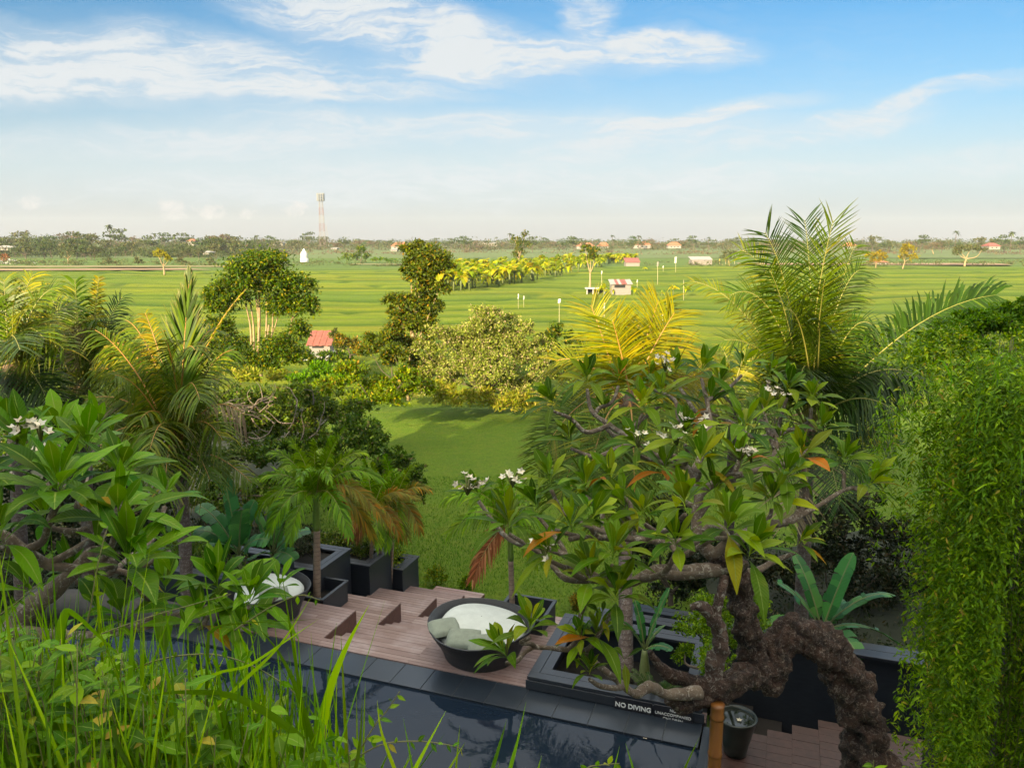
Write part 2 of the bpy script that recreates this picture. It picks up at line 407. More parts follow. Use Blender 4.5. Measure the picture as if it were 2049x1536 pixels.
G['petal'] = leafmat('petal', [(0, (.62, .60, .52)), (1, (.66, .56, .40))], .3, .5, tint=(1, 1, .9))
B = {}
B['tree'] = barkmat('tree_bark', (.30, .20, .10), (.45, .34, .18), 5)
B['tree_dark'] = barkmat('dark_bark', (.09, .065, .045), (.16, .12, .08), 5)
B['ring'] = barkmat('ringed_palm_bark', (.13, .085, .07), (.24, .17, .145), 9, .03, rings=3.6, c3=(.34, .30, .26))
B['ring_thin'] = barkmat('thin_palm_bark', (.30, .20, .14), (.42, .30, .22), 9, .012, rings=3.0)
B['shaft'] = plain('palm_shaft', (.16, .26, .03), .4, .3, 14)
B['rachis'] = plain('rachis', (.26, .24, .05), .45, .3, 10)
B['rachis_orange'] = plain('rachis_orange', (.42, .20, .04), .45, .3, 10)
B['rachis_dead'] = plain('rachis_dead', (.22, .15, .09), .7, .3, 10)
B['fibre'] = barkmat('palm_fibre', (.12, .07, .04), (.25, .16, .10), 12, .03)
B['gnarl'] = barkmat('gnarled_bark', (.08, .045, .03), (.20, .12, .09), 11, .07, c3=(.44, .39, .33))
B['gnarl_dark'] = barkmat('gnarled_bark_dark', (.016, .010, .007), (.12, .058, .036), 15, .09, c3=(.22, .17, .13))
B['twig'] = barkmat('frangipani_twig', (.11, .075, .05), (.21, .155, .11), 12, .012, c3=(.34, .30, .25))
B['stem'] = plain('green_stem', (.13, .13, .03), .6, .3, 20)
B['pseudostem'] = plain('pseudostem', (.16, .19, .06), .5, .4, 8)

# ------------------------------------------------------------------ setting: terrain, rice field, lawn
m, t, bs, out = newmat('terrain'); M_TERR = m
g = t.new('ShaderNodeNewGeometry')
n = t.noise(t.mapping(g.outputs['Position'], (.004, .02, 1)), 1.0, 8, .6)
n2 = t.noise(t.mapping(g.outputs['Position'], (.05, .25, 1)), 1.0, 6, .6)
c = t.ramp(n, [(.3, (.05, .085, .02)), (.45, (.075, .12, .02)), (.55, (.10, .12, .03)), (.62, (.06, .10, .02)), (.75, (.09, .13, .02))])
c = t.mix(t.math('MULTIPLY', n2, .5), c, (.05, .075, .018))
t.link(c, bs.inputs['Base Color']); bs.inputs['Roughness'].default_value = .95; bs.inputs['Specular IOR Level'].default_value = .1
def grid(xs, ys, zf):
    X, Y = np.meshgrid(xs, ys); Z = zf(X, Y)
    V = np.stack([X, Y, Z], -1).reshape(-1, 3); nx = len(xs)
    i = np.arange((len(ys) - 1) * nx).reshape(len(ys) - 1, nx)[:, :-1].ravel()
    return V, np.stack([i, i + 1, i + nx + 1, i + nx], 1)
mb = MB()
xs = np.concatenate([-np.geomspace(2400, 60, 14), np.linspace(-50, 50, 21), np.geomspace(60, 2400, 14)])
ys = np.concatenate([[-1000, -500, -60], np.linspace(-20, 60, 17), np.geomspace(70, 2400, 24)])
V, Fc = grid(xs, ys, lambda X, Y: np.where(Y < 45, -.05, -.9) + 0 * X)
mb.add(V, Fc); o = mb.build('terrain', M_TERR); tag(o, kind='structure')

def lowf(X, Y, s, seed):
    k = np.random.default_rng(seed); r = 0 * X
    for i in range(6):
        a, b, p = k.normal(0, s), k.normal(0, s), k.random() * 6.3
        r = r + np.sin(X * a + Y * b + p)
    return r / 6
def rice_c(X, Y):
    return Y + 5 * np.sin(X / 41 + 1.3) + 2.6 * np.sin(X / 15 + Y / 40) + 17 * lowf(X, Y, .028, 3) + 1.2 * lowf(X, Y, .2, 8) + .035 * X
EDG = np.array([46.0]); k_ = np.random.default_rng(11)
while EDG[-1] < 420: EDG = np.append(EDG, EDG[-1] + (4.0 + EDG[-1] / 38) * k_.uniform(.55, 1.6))
def rice_z(X, Y):
    c = rice_c(X, Y); i = np.clip(np.searchsorted(EDG, c) - 1, 0, len(EDG) - 2)
    e0 = EDG[i]; e1 = EDG[i + 1]
    d0 = c - e0; d1 = e1 - c
    lvl = .25 + .10 * np.sin(i * 2.1) - .16 * (i % 3) * .5
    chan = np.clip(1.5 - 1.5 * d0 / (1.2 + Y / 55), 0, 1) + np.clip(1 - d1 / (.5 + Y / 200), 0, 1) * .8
    z = lvl * .9 - chan * .40 + .05 * lowf(X, Y, 1.2, 5)
    pw = 28 + 46 * ((i * .754877) % 1.0); q = (X + 40 * ((i * .5698) % 1.0) + .12 * Y + 2 * np.sin(Y / 9)) / pw; j = np.floor(q); fx = np.minimum(q - j, 1 - q + j) * pw
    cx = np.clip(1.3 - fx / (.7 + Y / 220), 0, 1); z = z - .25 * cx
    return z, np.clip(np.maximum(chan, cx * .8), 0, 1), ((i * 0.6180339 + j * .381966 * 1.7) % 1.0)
m, t, bs, out = newmat('rice'); M_RICE = m
a = t.new('ShaderNodeAttribute', attribute_name='leaf'); sp = t.new('ShaderNodeSeparateColor'); t.link(a.outputs['Color'], sp.inputs[0])
g = t.new('ShaderNodeNewGeometry')
c = t.ramp(sp.outputs[0], [(0, (.155, .185, .006)), (.25, (.10, .145, .006)), (.5, (.205, .20, .006)), (.75, (.12, .16, .008)), (1, (.235, .20, .010))])
n = t.noise(t.mapping(g.outputs['Position'], (.06, .30, .3)), 1, 8, .65); n2 = t.noise(t.mapping(g.outputs['Position'], (1.4, 2.6, 1)), 1, 6, .7)
n3 = t.noise(t.mapping(g.outputs['Position'], (.012, .05, .1)), 1, 4, .6); n5 = t.noise(t.mapping(g.outputs['Position'], (.16, 1.1, .3)), 1, 7, .75)
c = t.mix(t.ramp(n5, [(.42, (0, 0, 0)), (.62, (.8,) * 3)]), c, (.085, .135, .008))
c = t.mix(t.ramp(n, [(.4, (0, 0, 0)), (.7, (.75,) * 3)]), c, (.26, .29, .012))
c = t.mix(t.ramp(n3, [(.4, (0, 0, 0)), (.65, (.6,) * 3)]), c, (.085, .16, .014))
c = t.mix(t.ramp(n2, [(.45, (0, 0, 0)), (.8, (.6,) * 3)]), c, (.06, .10, .01))
c = t.mix(t.math('MULTIPLY', sp.outputs[1], .92, clamp=True), c, (.040, .085, .005))  # bund grass and terrace-step shade, both put into the channel colour
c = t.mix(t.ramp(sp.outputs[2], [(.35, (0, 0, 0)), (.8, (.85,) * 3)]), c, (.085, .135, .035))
t.link(c, bs.inputs['Base Color']); bs.inputs['Roughness'].default_value = .9; bs.inputs['Specular IOR Level'].default_value = .15
bump(t, bs, t.math('ADD', n2, t.noise(t.mapping(g.outputs['Position'], (5, 9, 3)), 1, 4, .7)), .9, .25)
mb = MB()
xs = np.linspace(-330, 330, 441); ys = np.concatenate([np.arange(46, 130, .33), np.arange(130, 230, .5), np.arange(230, 420, .9)])
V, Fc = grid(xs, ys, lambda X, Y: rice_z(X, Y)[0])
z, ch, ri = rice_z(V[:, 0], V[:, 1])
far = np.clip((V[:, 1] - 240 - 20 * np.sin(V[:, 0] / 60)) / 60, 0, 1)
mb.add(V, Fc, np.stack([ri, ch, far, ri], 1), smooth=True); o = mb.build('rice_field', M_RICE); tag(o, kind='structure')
# far paddies and bare plots
def patch(name, pts, z, mat):
    mb = MB(); P = [(x, y, z) for x, y in pts]; mb.add(P, [(0, 1, 2, 3)]); return tag(mb.build(name, mat), kind='structure')
M_FIELD2 = plain('paddy_far', (.085, .125, .018), .95, .3, .02, bumpd=0)
M_EARTH = plain('bare_earth', (.30, .185, .10), .95, .4, .08, bumpd=0)
M_DRY = plain('dry_plot', (.23, .20, .07), .95, .5, .08, bumpd=0)
patch('field', [(-700, 421), (900, 421), (1400, 900), (-1300, 900)], -.02, M_FIELD2)
patch('field', [(-230, 236), (-96, 250), (-110, 262), (-250, 252)], .42, M_EARTH)
patch('field', [(-230, 268), (-90, 276), (-100, 290), (-260, 288)], .40, M_DRY)
patch('field', [(-60, 300), (-25, 302), (-28, 312), (-66, 310)], .41, M_DRY)
patch('field', [(88, 300), (190, 296), (196, 318), (92, 322)], .41, M_EARTH)

m, t, bs, out = newmat('lawn'); M_LAWN = m
g = t.new('ShaderNodeNewGeometry'); P_ = g.outputs['Position']
n = t.noise(P_, .35, 8, .7); n2 = t.noise(t.mapping(P_, (7, 3.2, 5)), 1, 8, .85); n3 = t.noise(P_, 1.7, 8, .8)
c = t.mix(n, (.075, .15, .008), (.155, .225, .012))
c = t.mix(t.ramp(n2, [(.4, (0, 0, 0)), (.75, (.8,) * 3)]), c, (.030, .070, .006))
c = t.mix(t.ramp(n3, [(.48, (0, 0, 0)), (.75, (.7,) * 3)]), c, (.17, .18, .022))
t.link(c, bs.inputs['Base Color']); bs.inputs['Roughness'].default_value = .9; bs.inputs['Specular IOR Level'].default_value = .15
bump(t, bs, t.math('ADD', n2, n3), 1.0, .12)
mb = MB()
xs = np.linspace(-22, 34, 57); ys = np.linspace(15, 46, 63)
V, Fc = grid(xs, ys, lambda X, Y: .2 + .06 * lowf(X, Y, .3, 9) - .25 * np.clip((Y - 44) / 2, 0, 1))
mb.add(V, Fc, smooth=True); tag(mb.build('lawn', M_LAWN), kind='structure')
# garden soil under the planting, either side of the lawn
M_SOIL = plain('soil', (.014, .020, .006), .95, .5, 3, bumpd=.05)
mb = MB()
V, Fc = grid(np.linspace(-26, -5.6, 30), np.linspace(9, 44, 44), lambda X, Y: .34 + .12 * lowf(X, Y, .8, 2) - .0 * X)
V[:, 0] = np.where(V[:, 0] > -20, V[:, 0] - np.clip((V[:, 1] - 20) / 9, 0, 1) * 4.5, V[:, 0])
mb.add(V, Fc, smooth=True)
V, Fc = grid(np.linspace(5.5, 30, 30), np.linspace(12, 27, 30), lambda X, Y: .34 + .12 * lowf(X, Y, .8, 4) - .3 * np.clip((Y - 22) / 5, 0, 1) - 0 * X)
mb.add(V, Fc, smooth=True)
tag(mb.build('garden_ground', M_SOIL), kind='structure')
# grass blades standing on the near lawn
mb = MB(); n = 60000
P = np.stack([rng.uniform(-8, 9, n), 17.2 + rng.random(n) ** 1.4 * 14, np.full(n, .18)], 1)
D = np.stack([rng.normal(0, .45, n), rng.normal(0, .45, n), np.ones(n)], 1)
mb.rhombs(P, D, np.stack([rng.normal(0, 1, n), -np.ones(n), np.zeros(n)], 1), rng.uniform(.05, .13, n), .018)
G['lawnblade'] = leafmat('lawn_blade', [(0, (.03, .10, .008)), (.7, (.07, .16, .012)), (1, (.14, .2, .02))], .3, .6)
tag(mb.build('lawn_grass', G['lawnblade']), kind='stuff')

# ------------------------------------------------------------------ deck, stairs
m, t, bs, out = newmat('deck_wood'); M_DECK = m
tcn = t.new('ShaderNodeTexCoord'); rv = t.mapping(tcn.outputs['Object'], (1, 1, 1), (0, 0, R(19.5)))
a = t.new('ShaderNodeAttribute', attribute_name='leaf'); sp = t.new('ShaderNodeSeparateColor'); t.link(a.outputs['Color'], sp.inputs[0])
gr = t.noise(t.mapping(rv, (1.6, 34, 20)), 1, 7, .65); ns = t.noise(rv, 1.1, 5, .6)
c = t.ramp(sp.outputs[0], [(0, (.15, .095, .082)), (.4, (.23, .155, .135)), (.75, (.18, .115, .10)), (1, (.30, .225, .205))])
c = t.mix(t.math('MULTIPLY', gr, .6), c, (.13, .08, .075))
c = t.mix(t.ramp(ns, [(.45, (0, 0, 0)), (.7, (.55,) * 3)]), c, (.36, .30, .30))
c = t.mix(t.ramp(t.noise(rv, .55, 3, .5), [(.5, (0, 0, 0)), (.72, (.6,) * 3)]), c, (.16, .075, .065))
t.link(c, bs.inputs['Base Color']); bs.inputs['Roughness'].default_value = .55; bump(t, bs, gr, .4, .004)
M_DECKD = plain('deck_fascia', (.13, .055, .04), .55, .5, 14)
M_DECKR = plain('deck_red', (.055, .026, .021), .5, .55, 9)
M_DARK = plain('under_deck', (.02, .016, .014), .9, .3)
def boards(mb, u0, u1, v0, v1, z, bw=.098, gap=.009, mat=0, th=.03):
    nb = max(1, int(round((v1 - v0) / (bw + gap)))); w = (v1 - v0) / nb
    for i in range(nb):
        u = u0
        while u < u1 - 1e-6:
            L = min(u1 - u, rng.uniform(1.6, 3.4)); L = u1 - u if u1 - u - L < .5 else L
            dz = rng.uniform(-.0015, .0015)
            mb.box((u + .002, v0 + i * w + gap / 2, z - th + dz), (u + L - .002, v0 + (i + 1) * w - gap / 2, z + dz), W, mat)
            u += L
VA = [.28, 1.86, 3.25, 4.56, 5.95]; VB = [1.51, 2.93, 4.29, 5.50, 6.60]; UK = [-4.36, -4.06, -3.80, -3.58, -3.46]; LV = [2.3, 1.85, 1.4, .95, .5, .2]
deck = thing('stepped_deck', W(-2.5, 2, 0), 'weathered brown timber deck stepping down from the pool to the lawn', 'deck')
mb = MB()
boards(mb, -6.6, 3.0, -.0, .28, LV[0])                       # strip along the pool
boards(mb, -2.3, .0, .28, 2.35, LV[0])                       # platform carrying the round daybed
mb.build('main_platform', M_DECK, deck)
for k in range(5):
    mb = MB(); v0 = VB[k - 1] if k else .28; ul = [-6.6, -5.75, -5.45, -5.15, -4.9][k]
    boards(mb, ul, UK[k], v0, VB[k], LV[k]); mb.build('terrace', M_DECK, deck)
    f = MB(); f.box((UK[k] - .025, v0 if k == 0 else VA[k], LV[k + 1] - .3), (UK[k] - .001, VB[k], LV[k] - .034), W)
    f.box((ul, VB[k] - .025, LV[k + 1] - .2), (UK[k], VB[k] - .002, LV[k] - .034), W); f.build('side_panel', M_DECKD, deck)
    s = MB(); ur = [-2.3, -2.3, 2.2, 2.2, 2.2][k]; D = LV[k] - LV[k + 1]; w = (VB[k] - VA[k]) / 3
    for j in range(3):
        z = LV[k] - (j + 1) * D / 3
        boards(s, UK[k], ur if VA[k] + (j + 1) * w < 2.36 or k > 1 else 2.2, VA[k] + j * w, VA[k] + (j + 1) * w, z)
    if k < 4: boards(s, UK[k + 1], ur, VB[k], VA[k + 1], LV[k + 1])
    s.build('stair', M_DECK, deck)
mb = MB(); mb.box((-6.6, -.02, -.1), (3.0, .28, 2.262), W); mb.box((-2.3, .28, -.1), (0, 2.33, 2.262), W)
for k in range(5):
    v0 = VB[k - 1] if k else .28
    mb.box(([-6.6, -5.75, -5.45, -5.15, -4.9][k], v0 + .001, -.1), (UK[k] - .03, VB[k] - .03, LV[k] - .036), W)
mb.build('substructure', M_DARK, deck)

# lower right deck beside the pool
deck2 = thing('side_deck', W(5, 0, 0), 'reddish timber deck of wide boards at the right end of the pool', 'deck')
mb = MB()
for (u0, u1, v1) in [(3.22, 3.95, -.02), (3.95, 4.32, .16), (4.32, 4.72, .42), (4.72, 9.5, .70)]:
    boards(mb, u0, u1, -4.5 if u0 < 3.3 else -4.5, v1, 2.3, .19, .006)
mb.build('platform', M_DECKR, deck2)
mb = MB(); mb.box((3.23, -4.4, 1.0), (9.4, -.05, 2.264), W); mb.box((4.75, -.05, 1.0), (9.4, .66, 2.264), W); mb.build('substructure', M_DARK, deck2)

# ------------------------------------------------------------------ black timber joinery
m, t, bs, out = newmat('black_timber'); M_BLK = m
tcn = t.new('ShaderNodeTexCoord'); rv = t.mapping(tcn.outputs['Object'], (1, 1, 1), (0, 0, R(19.5)))
gr = t.noise(t.mapping(rv, (6, 6, 30)), 1, 6, .7)
t.link(t.mix(gr, (.008, .010, .014), (.030, .036, .048)), bs.inputs['Base Color']); bs.inputs['Roughness'].default_value = .42; bump(t, bs, gr, .3, .004)
M_BLK_SOIL = plain('planter_soil', (.010, .008, .006), .95, .5, 6, bumpd=.03)
def planter(u0, u1, v0, v1, z0, z1, rim, label, boardsn=2, soil=.25, rimt=.05, group=None):
    th = thing('timber_planter', W((u0 + u1) / 2, (v0 + v1) / 2, z0), label, 'planter', group)
    s = MB(); q = .03
    s.box((u0 + q, v0 + q, z0), (u1 - q, v0 + q + .04, z1 - rimt), W); s.box((u0 + q, v1 - q - .04, z0), (u1 - q, v1 - q, z1 - rimt), W)
    s.box((u0 + q, v0 + q + .04, z0), (u0 + q + .04, v1 - q - .04, z1 - rimt), W); s.box((u1 - q - .04, v0 + q + .04, z0), (u1 - q, v1 - q - .04, z1 - rimt), W)
    s.build('side', M_BLK, th, .004)
    r = MB(); bw = rim / boardsn
    for j in range(boardsn):
        a = j * bw + .004; b = (j + 1) * bw - .004
        r.box((u0 + a, v0 + a, z1 - rimt), (u1 - a, v0 + b, z1), W); r.box((u0 + a, v1 - b, z1 - rimt), (u1 - a, v1 - a, z1), W)
        r.box((u0 + a, v0 + b, z1 - rimt), (u0 + b, v1 - b, z1 - .001), W); r.box((u1 - b, v0 + b, z1 - rimt), (u1 - a, v1 - b, z1 - .001), W)
    r.build('rim', M_BLK, th, .005)
    so = MB(); so.box((u0 + .08, v0 + .08, z0 + .02), (u1 - .08, v1 - .08, z1 - soil), W); so.build('soil', M_BLK_SOIL, th)
    return th
planter(-.05, 2.95, -.02, 2.45, 1.6, 2.52, .36, 'large black slatted-rim planter around the ringed palm trunk by the pool', 2, .75, .06)
bm_ = MB(); bm_.box((-.06, -.05, 2.30), (2.98, -.022, 2.46), W)
bmo = bm_.build('fascia', M_BLK, [o for o in COL.objects if o.name.startswith('timber_planter')][-1], .003)
planter(.35, 2.95, 2.6, 3.7, 1.0, 2.12, .34, 'black planter box one step below the large pool planter', 2, .5, .06)
planter(.85, 2.95, 3.85, 4.9, .6, 1.75, .34, 'lowest black planter box at the foot of the deck by the round bush', 2, .4, .06)
planter(-1.35, -.30, 1.75, 2.75, 1.85, 2.62, .08, 'small square black planter with the thin palm behind the round daybed', 1, .35)
planter(-6.25, -5.2, 1.56, 2.62, 1.85, 2.36, .08, 'small square black planter with a grey metal rim and a slim palm', 1, .3)
planter(-9.5, -6.3, .55, 2.2, .4, 3.0, .28, 'tallest black planter wall at the top left of the deck steps', 2, .10, .06)
planter(-8.2, -5.78, 2.3, 3.72, .4, 2.62, .28, 'black planter wall behind the slim palm trunk', 2, .10, .06)
planter(-7.6, -5.35, 3.80, 4.98, .3, 2.18, .28, 'black planter wall second from the lawn at the left of the steps', 2, .10, .06)
planter(-7.0, -5.12, 5.06, 6.05, .2, 1.58, .28, 'low black planter wall next to the lawn at the foot of the steps', 2, .10, .06)

# black parapet wall on the right
th = thing('black_parapet', W(6, 1.75, 0), 'long black wall with blue-grey boarded top behind the gnarled trunk', 'wall')
mb = MB(); mb.box((3.1, 1.72, .2), (9.5, 1.98, 3.02), W); mb.box((9.3, .7, .2), (9.5, 1.7, 3.02), W); mb.build('panel', M_BLK, th)
mb = MB(); mb.box((3.05, 1.60, 3.025), (9.55, 1.84, 3.08), W); mb.box((3.05, 1.85, 3.025), (9.55, 2.08, 3.08), W); mb.build('top_board', M_BLK, th, .005)
th = thing('sunken_stair', W(6, 1.2, 0), 'dark sunken stair between the side deck and the black wall', 'stair')
mb = MB()
for j in range(6): mb.box((3.2 + j * .5, .72 if j > 2 else .1, .3), (3.7 + j * .5, 1.70, 1.7 - j * .2), W)
mb.build('tread', M_DARK, th)

# ------------------------------------------------------------------ pool
m, t, bs, out = newmat('slate_coping'); M_COP = m
tcn = t.new('ShaderNodeTexCoord'); rv = t.mapping(tcn.outputs['Object'], (1, 1, 1), (0, 0, R(19.5)))
n = t.noise(rv, 3.5, 7, .65); n2 = t.noise(rv, 30, 4, .7)
a = t.new('ShaderNodeAttribute', attribute_name='leaf'); sp = t.new('ShaderNodeSeparateColor'); t.link(a.outputs['Color'], sp.inputs[0])
c = t.mix(n, (.006, .010, .016), (.026, .034, .046)); c = t.mix(t.math('MULTIPLY', sp.outputs[0], .6), c, (.012, .018, .028))
t.link(c, bs.inputs['Base Color']); bs.inputs['Roughness'].default_value = .3; bump(t, bs, n2, .3, .002)
M_GROUT = plain('grout', (.05, .06, .07), .8, .2)
M_TILE = plain('pool_tile', (.010, .018, .032), .35, .4, 5)
pool = thing('swimming_pool', W(-2, -2, 2.2), 'dark slate swimming pool with a pale tiled edge beside the timber deck', 'pool')
mb = MB(); u = -9.6
while u < 2.95:
    w = min(.595, 2.95 - u)
    mb.box((u + .004, -.66, 2.20), (u + w - .004, -.004, 2.285), W); u += .6
mb.build('coping', M_COP, pool, .003)
mb = MB(); mb.box((-9.6, -.655, 2.15), (2.95, -.008, 2.272), W); mb.build('grout', M_GROUT, pool)
mb = MB(); mb.box((2.98, -6.0, 2.05), (3.10, -.08, 2.285), W); mb.build('end_coping', M_COP, pool, .003)
mb = MB(); mb.box((3.105, -6.0, 2.0), (3.215, -.08, 2.40), W); mb.build('end_frame', M_BLK, pool, .004)
mb = MB(); mb.box((-9.6, -7, .9), (2.98, -.66, 1.0), W); mb.box((-9.6, -.70, 1.0), (2.98, -.66, 2.2), W); mb.box((2.94, -7, 1.0), (2.98, -.7, 2.2), W); mb.build('basin', M_TILE, pool)
m, t, bs, out = newmat('water'); M_WAT = m
g = t.new('ShaderNodeNewGeometry')
n = t.noise(t.mapping(g.outputs['Position'], (1.6, 2.6, 1), (0, 0, R(30))), 1.4, 3, .5); n2 = t.noise(g.outputs['Position'], 9, 2, .5)
bs.inputs['Base Color'].default_value = (.007, .013, .024, 1); bs.inputs['Roughness'].default_value = .03; bs.inputs['IOR'].default_value = 1.30
bump(t, bs, t.math('ADD', n, t.math('MULTIPLY', n2, .10)), .25, .008)
mb = MB(); V, Fc = grid(np.linspace(-9.6, 2.975, 40), np.linspace(-7, -.655, 30), lambda X, Y: 2.245 + 0 * X)
V = np.array([W(*p) for p in V]); mb.add(V, Fc, smooth=True); tag(mb.build('water', M_WAT), kind='structure')
# dark stone ledge left of the pool
M_STONE = plain('dark_stone', (.045, .042, .038), .75, .55, 5, bumpd=.02)
th = thing('stone_ledge', W(-8, .3, 2.2), 'dark rough stone ledge along the shaded left end of the pool', 'wall')
mb = MB(); mb.tube([W(-11, -.6, 2.35), W(-9, -.25, 2.36), W(-7.6, -.1, 2.35), W(-6.7, .12, 2.33)], [.34, .32, .30, .26], 8, jit=.12, nscale=2.5); mb.build('ledge', M_STONE, th)

# signs on the planter fascia
M_SIGN = plain('sign_board', (.012, .012, .018), .45, .2); M_WHITE = plain('sign_white', (.72, .72, .70), .6, .15, 40, bumpd=0)
def sign(u0, u1, v, z0, z1, lines, label, h):
    th = thing('warning_sign', W((u0 + u1) / 2, v, z0), label, 'sign')
    mb = MB(); mb.box((u0, v - .02, z0), (u1, v, z1), W); mb.build('board', M_SIGN, th, .003)
    for i, (tx, hh, zz) in enumerate(lines):
        cu = bpy.data.curves.new('lettering', 'FONT'); cu.body = tx; cu.size = hh; cu.align_x = 'CENTER'; cu.align_y = 'CENTER'; cu.extrude = .003; cu.offset = hh * .025 if hh > .1 else 0
        tmp = bpy.data.objects.new('lettering_curve', cu); COL.objects.link(tmp)
        me = bpy.data.meshes.new_from_object(tmp.evaluated_get(bpy.context.evaluated_depsgraph_get()))
        bpy.data.objects.remove(tmp)
        me.materials.clear(); me.materials.append(M_WHITE)
        o = bpy.data.objects.new('lettering', me); COL.objects.link(o); o.parent = th
        o.rotation_euler = (R(90), 0, _a); o.location = Vector(W((u0 + u1) / 2, v - .024, zz)) - th.location
    return th
sign(1.52, 2.14, -.06, 2.24, 2.50, [('NO DIVING', .115, 2.37)], 'black board reading NO DIVING in white capitals', .1)
sign(2.17, 2.80, -.06, 2.22, 2.50, [('NO', .068, 2.445), ('UNACCOMPANIED', .068, 2.365), ('CHILDREN', .068, 2.285)], 'black board with three lines ending UNACCOMPANIED CHILDREN', .06)

# ------------------------------------------------------------------ building behind the camera (casts the long shade)
M_PLAST = plain('plaster', (.52, .50, .45), .8, .15, 1.5); M_GLASS = plain('window_glass', (.03, .04, .05), .08, .1, bumpd=0); M_ROOF = plain('roof_slab', (.22, .20, .18), .8, .3)
HB = 16.3
th = thing('hotel_building', (2, -8, 0), 'pale plastered hotel block behind the viewpoint with dark windows', 'building')
mb = MB(); mb.box((-30, -18, 0), (34, -9.6, HB - .5)); mb.build('wall', M_PLAST, th)
mb = MB(); mb.box((-30.6, -18.6, HB - .495), (34.6, -8.9, HB)); mb.build('roof', M_ROOF, th)
for fl in range(4):
    for k in range(12):
        x = -28 + k * 5; mb = MB(); mb.box((x, -9.598, 9.2 + fl * 1.6), (x + 2.8, -9.54, 10.3 + fl * 1.6)); w_ = mb.build('window', M_GLASS, th)
mb = MB(); mb.box((-30, -9.5, 0.0), (34, 0.5, 8.0)); mb.box((-6, .51, 7.85), (7, 1.05, 8.0)); mb.build('terrace_slab', M_PLAST, th)
# wing carrying the hanging creeper
mb = MB(); mb.box((5.1, 6.8, 0), (10, 8.6, 8.7)); mb.build('wing_wall', M_DARK, th)

# ------------------------------------------------------------------ vegetation builders
LP_ = [.12, 1, .06]
def clump_points(blobs, n, shell=.55, sub=16, spread=.34):
    """blobs: (center xyz, (rx,ry,rz), weight)"""
    w = np.array([b[2] for b in blobs], float); w /= w.sum(); P = []; N = []
    for (c, r, _), ww in zip(blobs, w):
        k = int(n * ww); r = np.asarray(r, float); c = np.asarray(c, float)
        sc_ = norm(rng.normal(size=(sub, 3))) * (shell + (1 - shell) * rng.random((sub, 1))) * .86
        sc_[:, 2] = np.where(sc_[:, 2] < -.45, -sc_[:, 2] * .6, sc_[:, 2])
        i = rng.integers(0, sub, k); ss = rng.uniform(.55, 1.25, sub); nx_ = max(1, sub // 4); sc_[:nx_] *= rng.uniform(1.15, 1.42, (nx_, 1)); ss[:nx_] *= .55
        d = norm(rng.normal(size=(k, 3))) * (rng.random((k, 1)) ** .45) * spread * ss[i][:, None]
        q = sc_[i] + d
        P.append(c + q * r); N.append(norm(d + .35 * sc_[i] + np.array([0, 0, .35])))
    return np.concatenate(P), np.concatenate(N)
def leaf_cloud(mb, blobs, n, size, kind='rhomb', aspect=.5, droop=.2, mat=0, **kw):
    P, N = clump_points(blobs, n, **kw); k = len(P)
    D = norm(N * .5 + rng.normal(size=(k, 3)) * .75); N2 = norm(N + rng.normal(size=(k, 3)) * .55)
    L = rng.uniform(.65, 1.25, k) * size
    if kind == 'rhomb': mb.rhombs(P, D, N2, L, L * aspect, mat)
    else: mb.blades(P, D, N2, L, L * aspect, droop, 2, LP_, .25, mat)
def limbs(mb, base, blobs, r0, r1, seg=7, fork=.45, jit=.1, mat=0, n=None, top=None):
    base = np.array(base, float); cs = [np.array(b[0], float) for b in blobs]
    top = np.mean(cs, 0) if top is None else np.array(top, float)
    f = base + (top - base) * fork
    mb.tube([base, base * .5 + f * .5 + rng.normal(0, .03 * np.linalg.norm(f - base), 3) * [1, 1, 0], f], [r0, r0 * .8, r0 * .65], seg, jit=jit, nscale=3, mat=mat)
    for c in cs[:n]:
        m_ = f * .45 + c * .55 + rng.normal(0, .08, 3) * np.linalg.norm(c - f); m_[2] -= .08 * np.linalg.norm(c - f)
        mb.tube([f, m_, c], [r0 * .55, r0 * .33, r1], max(4, seg - 2), mat=mat)
def PB(px, py, rx, ry, Y, w=1, depth=None, dY=0):
    """blob from photo pixels at depth Y"""
    k = pxm(px, py, Y); return (at(px, py, Y + dY), (rx * k, (depth or (rx + ry) / 2) * k, ry * k), w * rx * ry / 1000)
def tree(name, label, cat, base, blobs, n, size, leaf, bark, r0=.15, r1=.03, group=None, kind='rhomb', aspect=.5, fork=.45, trunks=None, limbn=None, crown='crown', **kw):
    th = thing(name, base, label, cat, group)
    mb = MB(); leaf_cloud(mb, blobs, n, size, kind, aspect, **kw); mb.build(crown, G[leaf], th)
    if bark:
        mb = MB(); limbs(mb, base, blobs, r0, r1, fork=fork, n=limbn)
        for t_ in (trunks or []): mb.tube(t_[0], t_[1], 6, jit=.08)
        mb.build('trunk', B[bark], th)
    return th

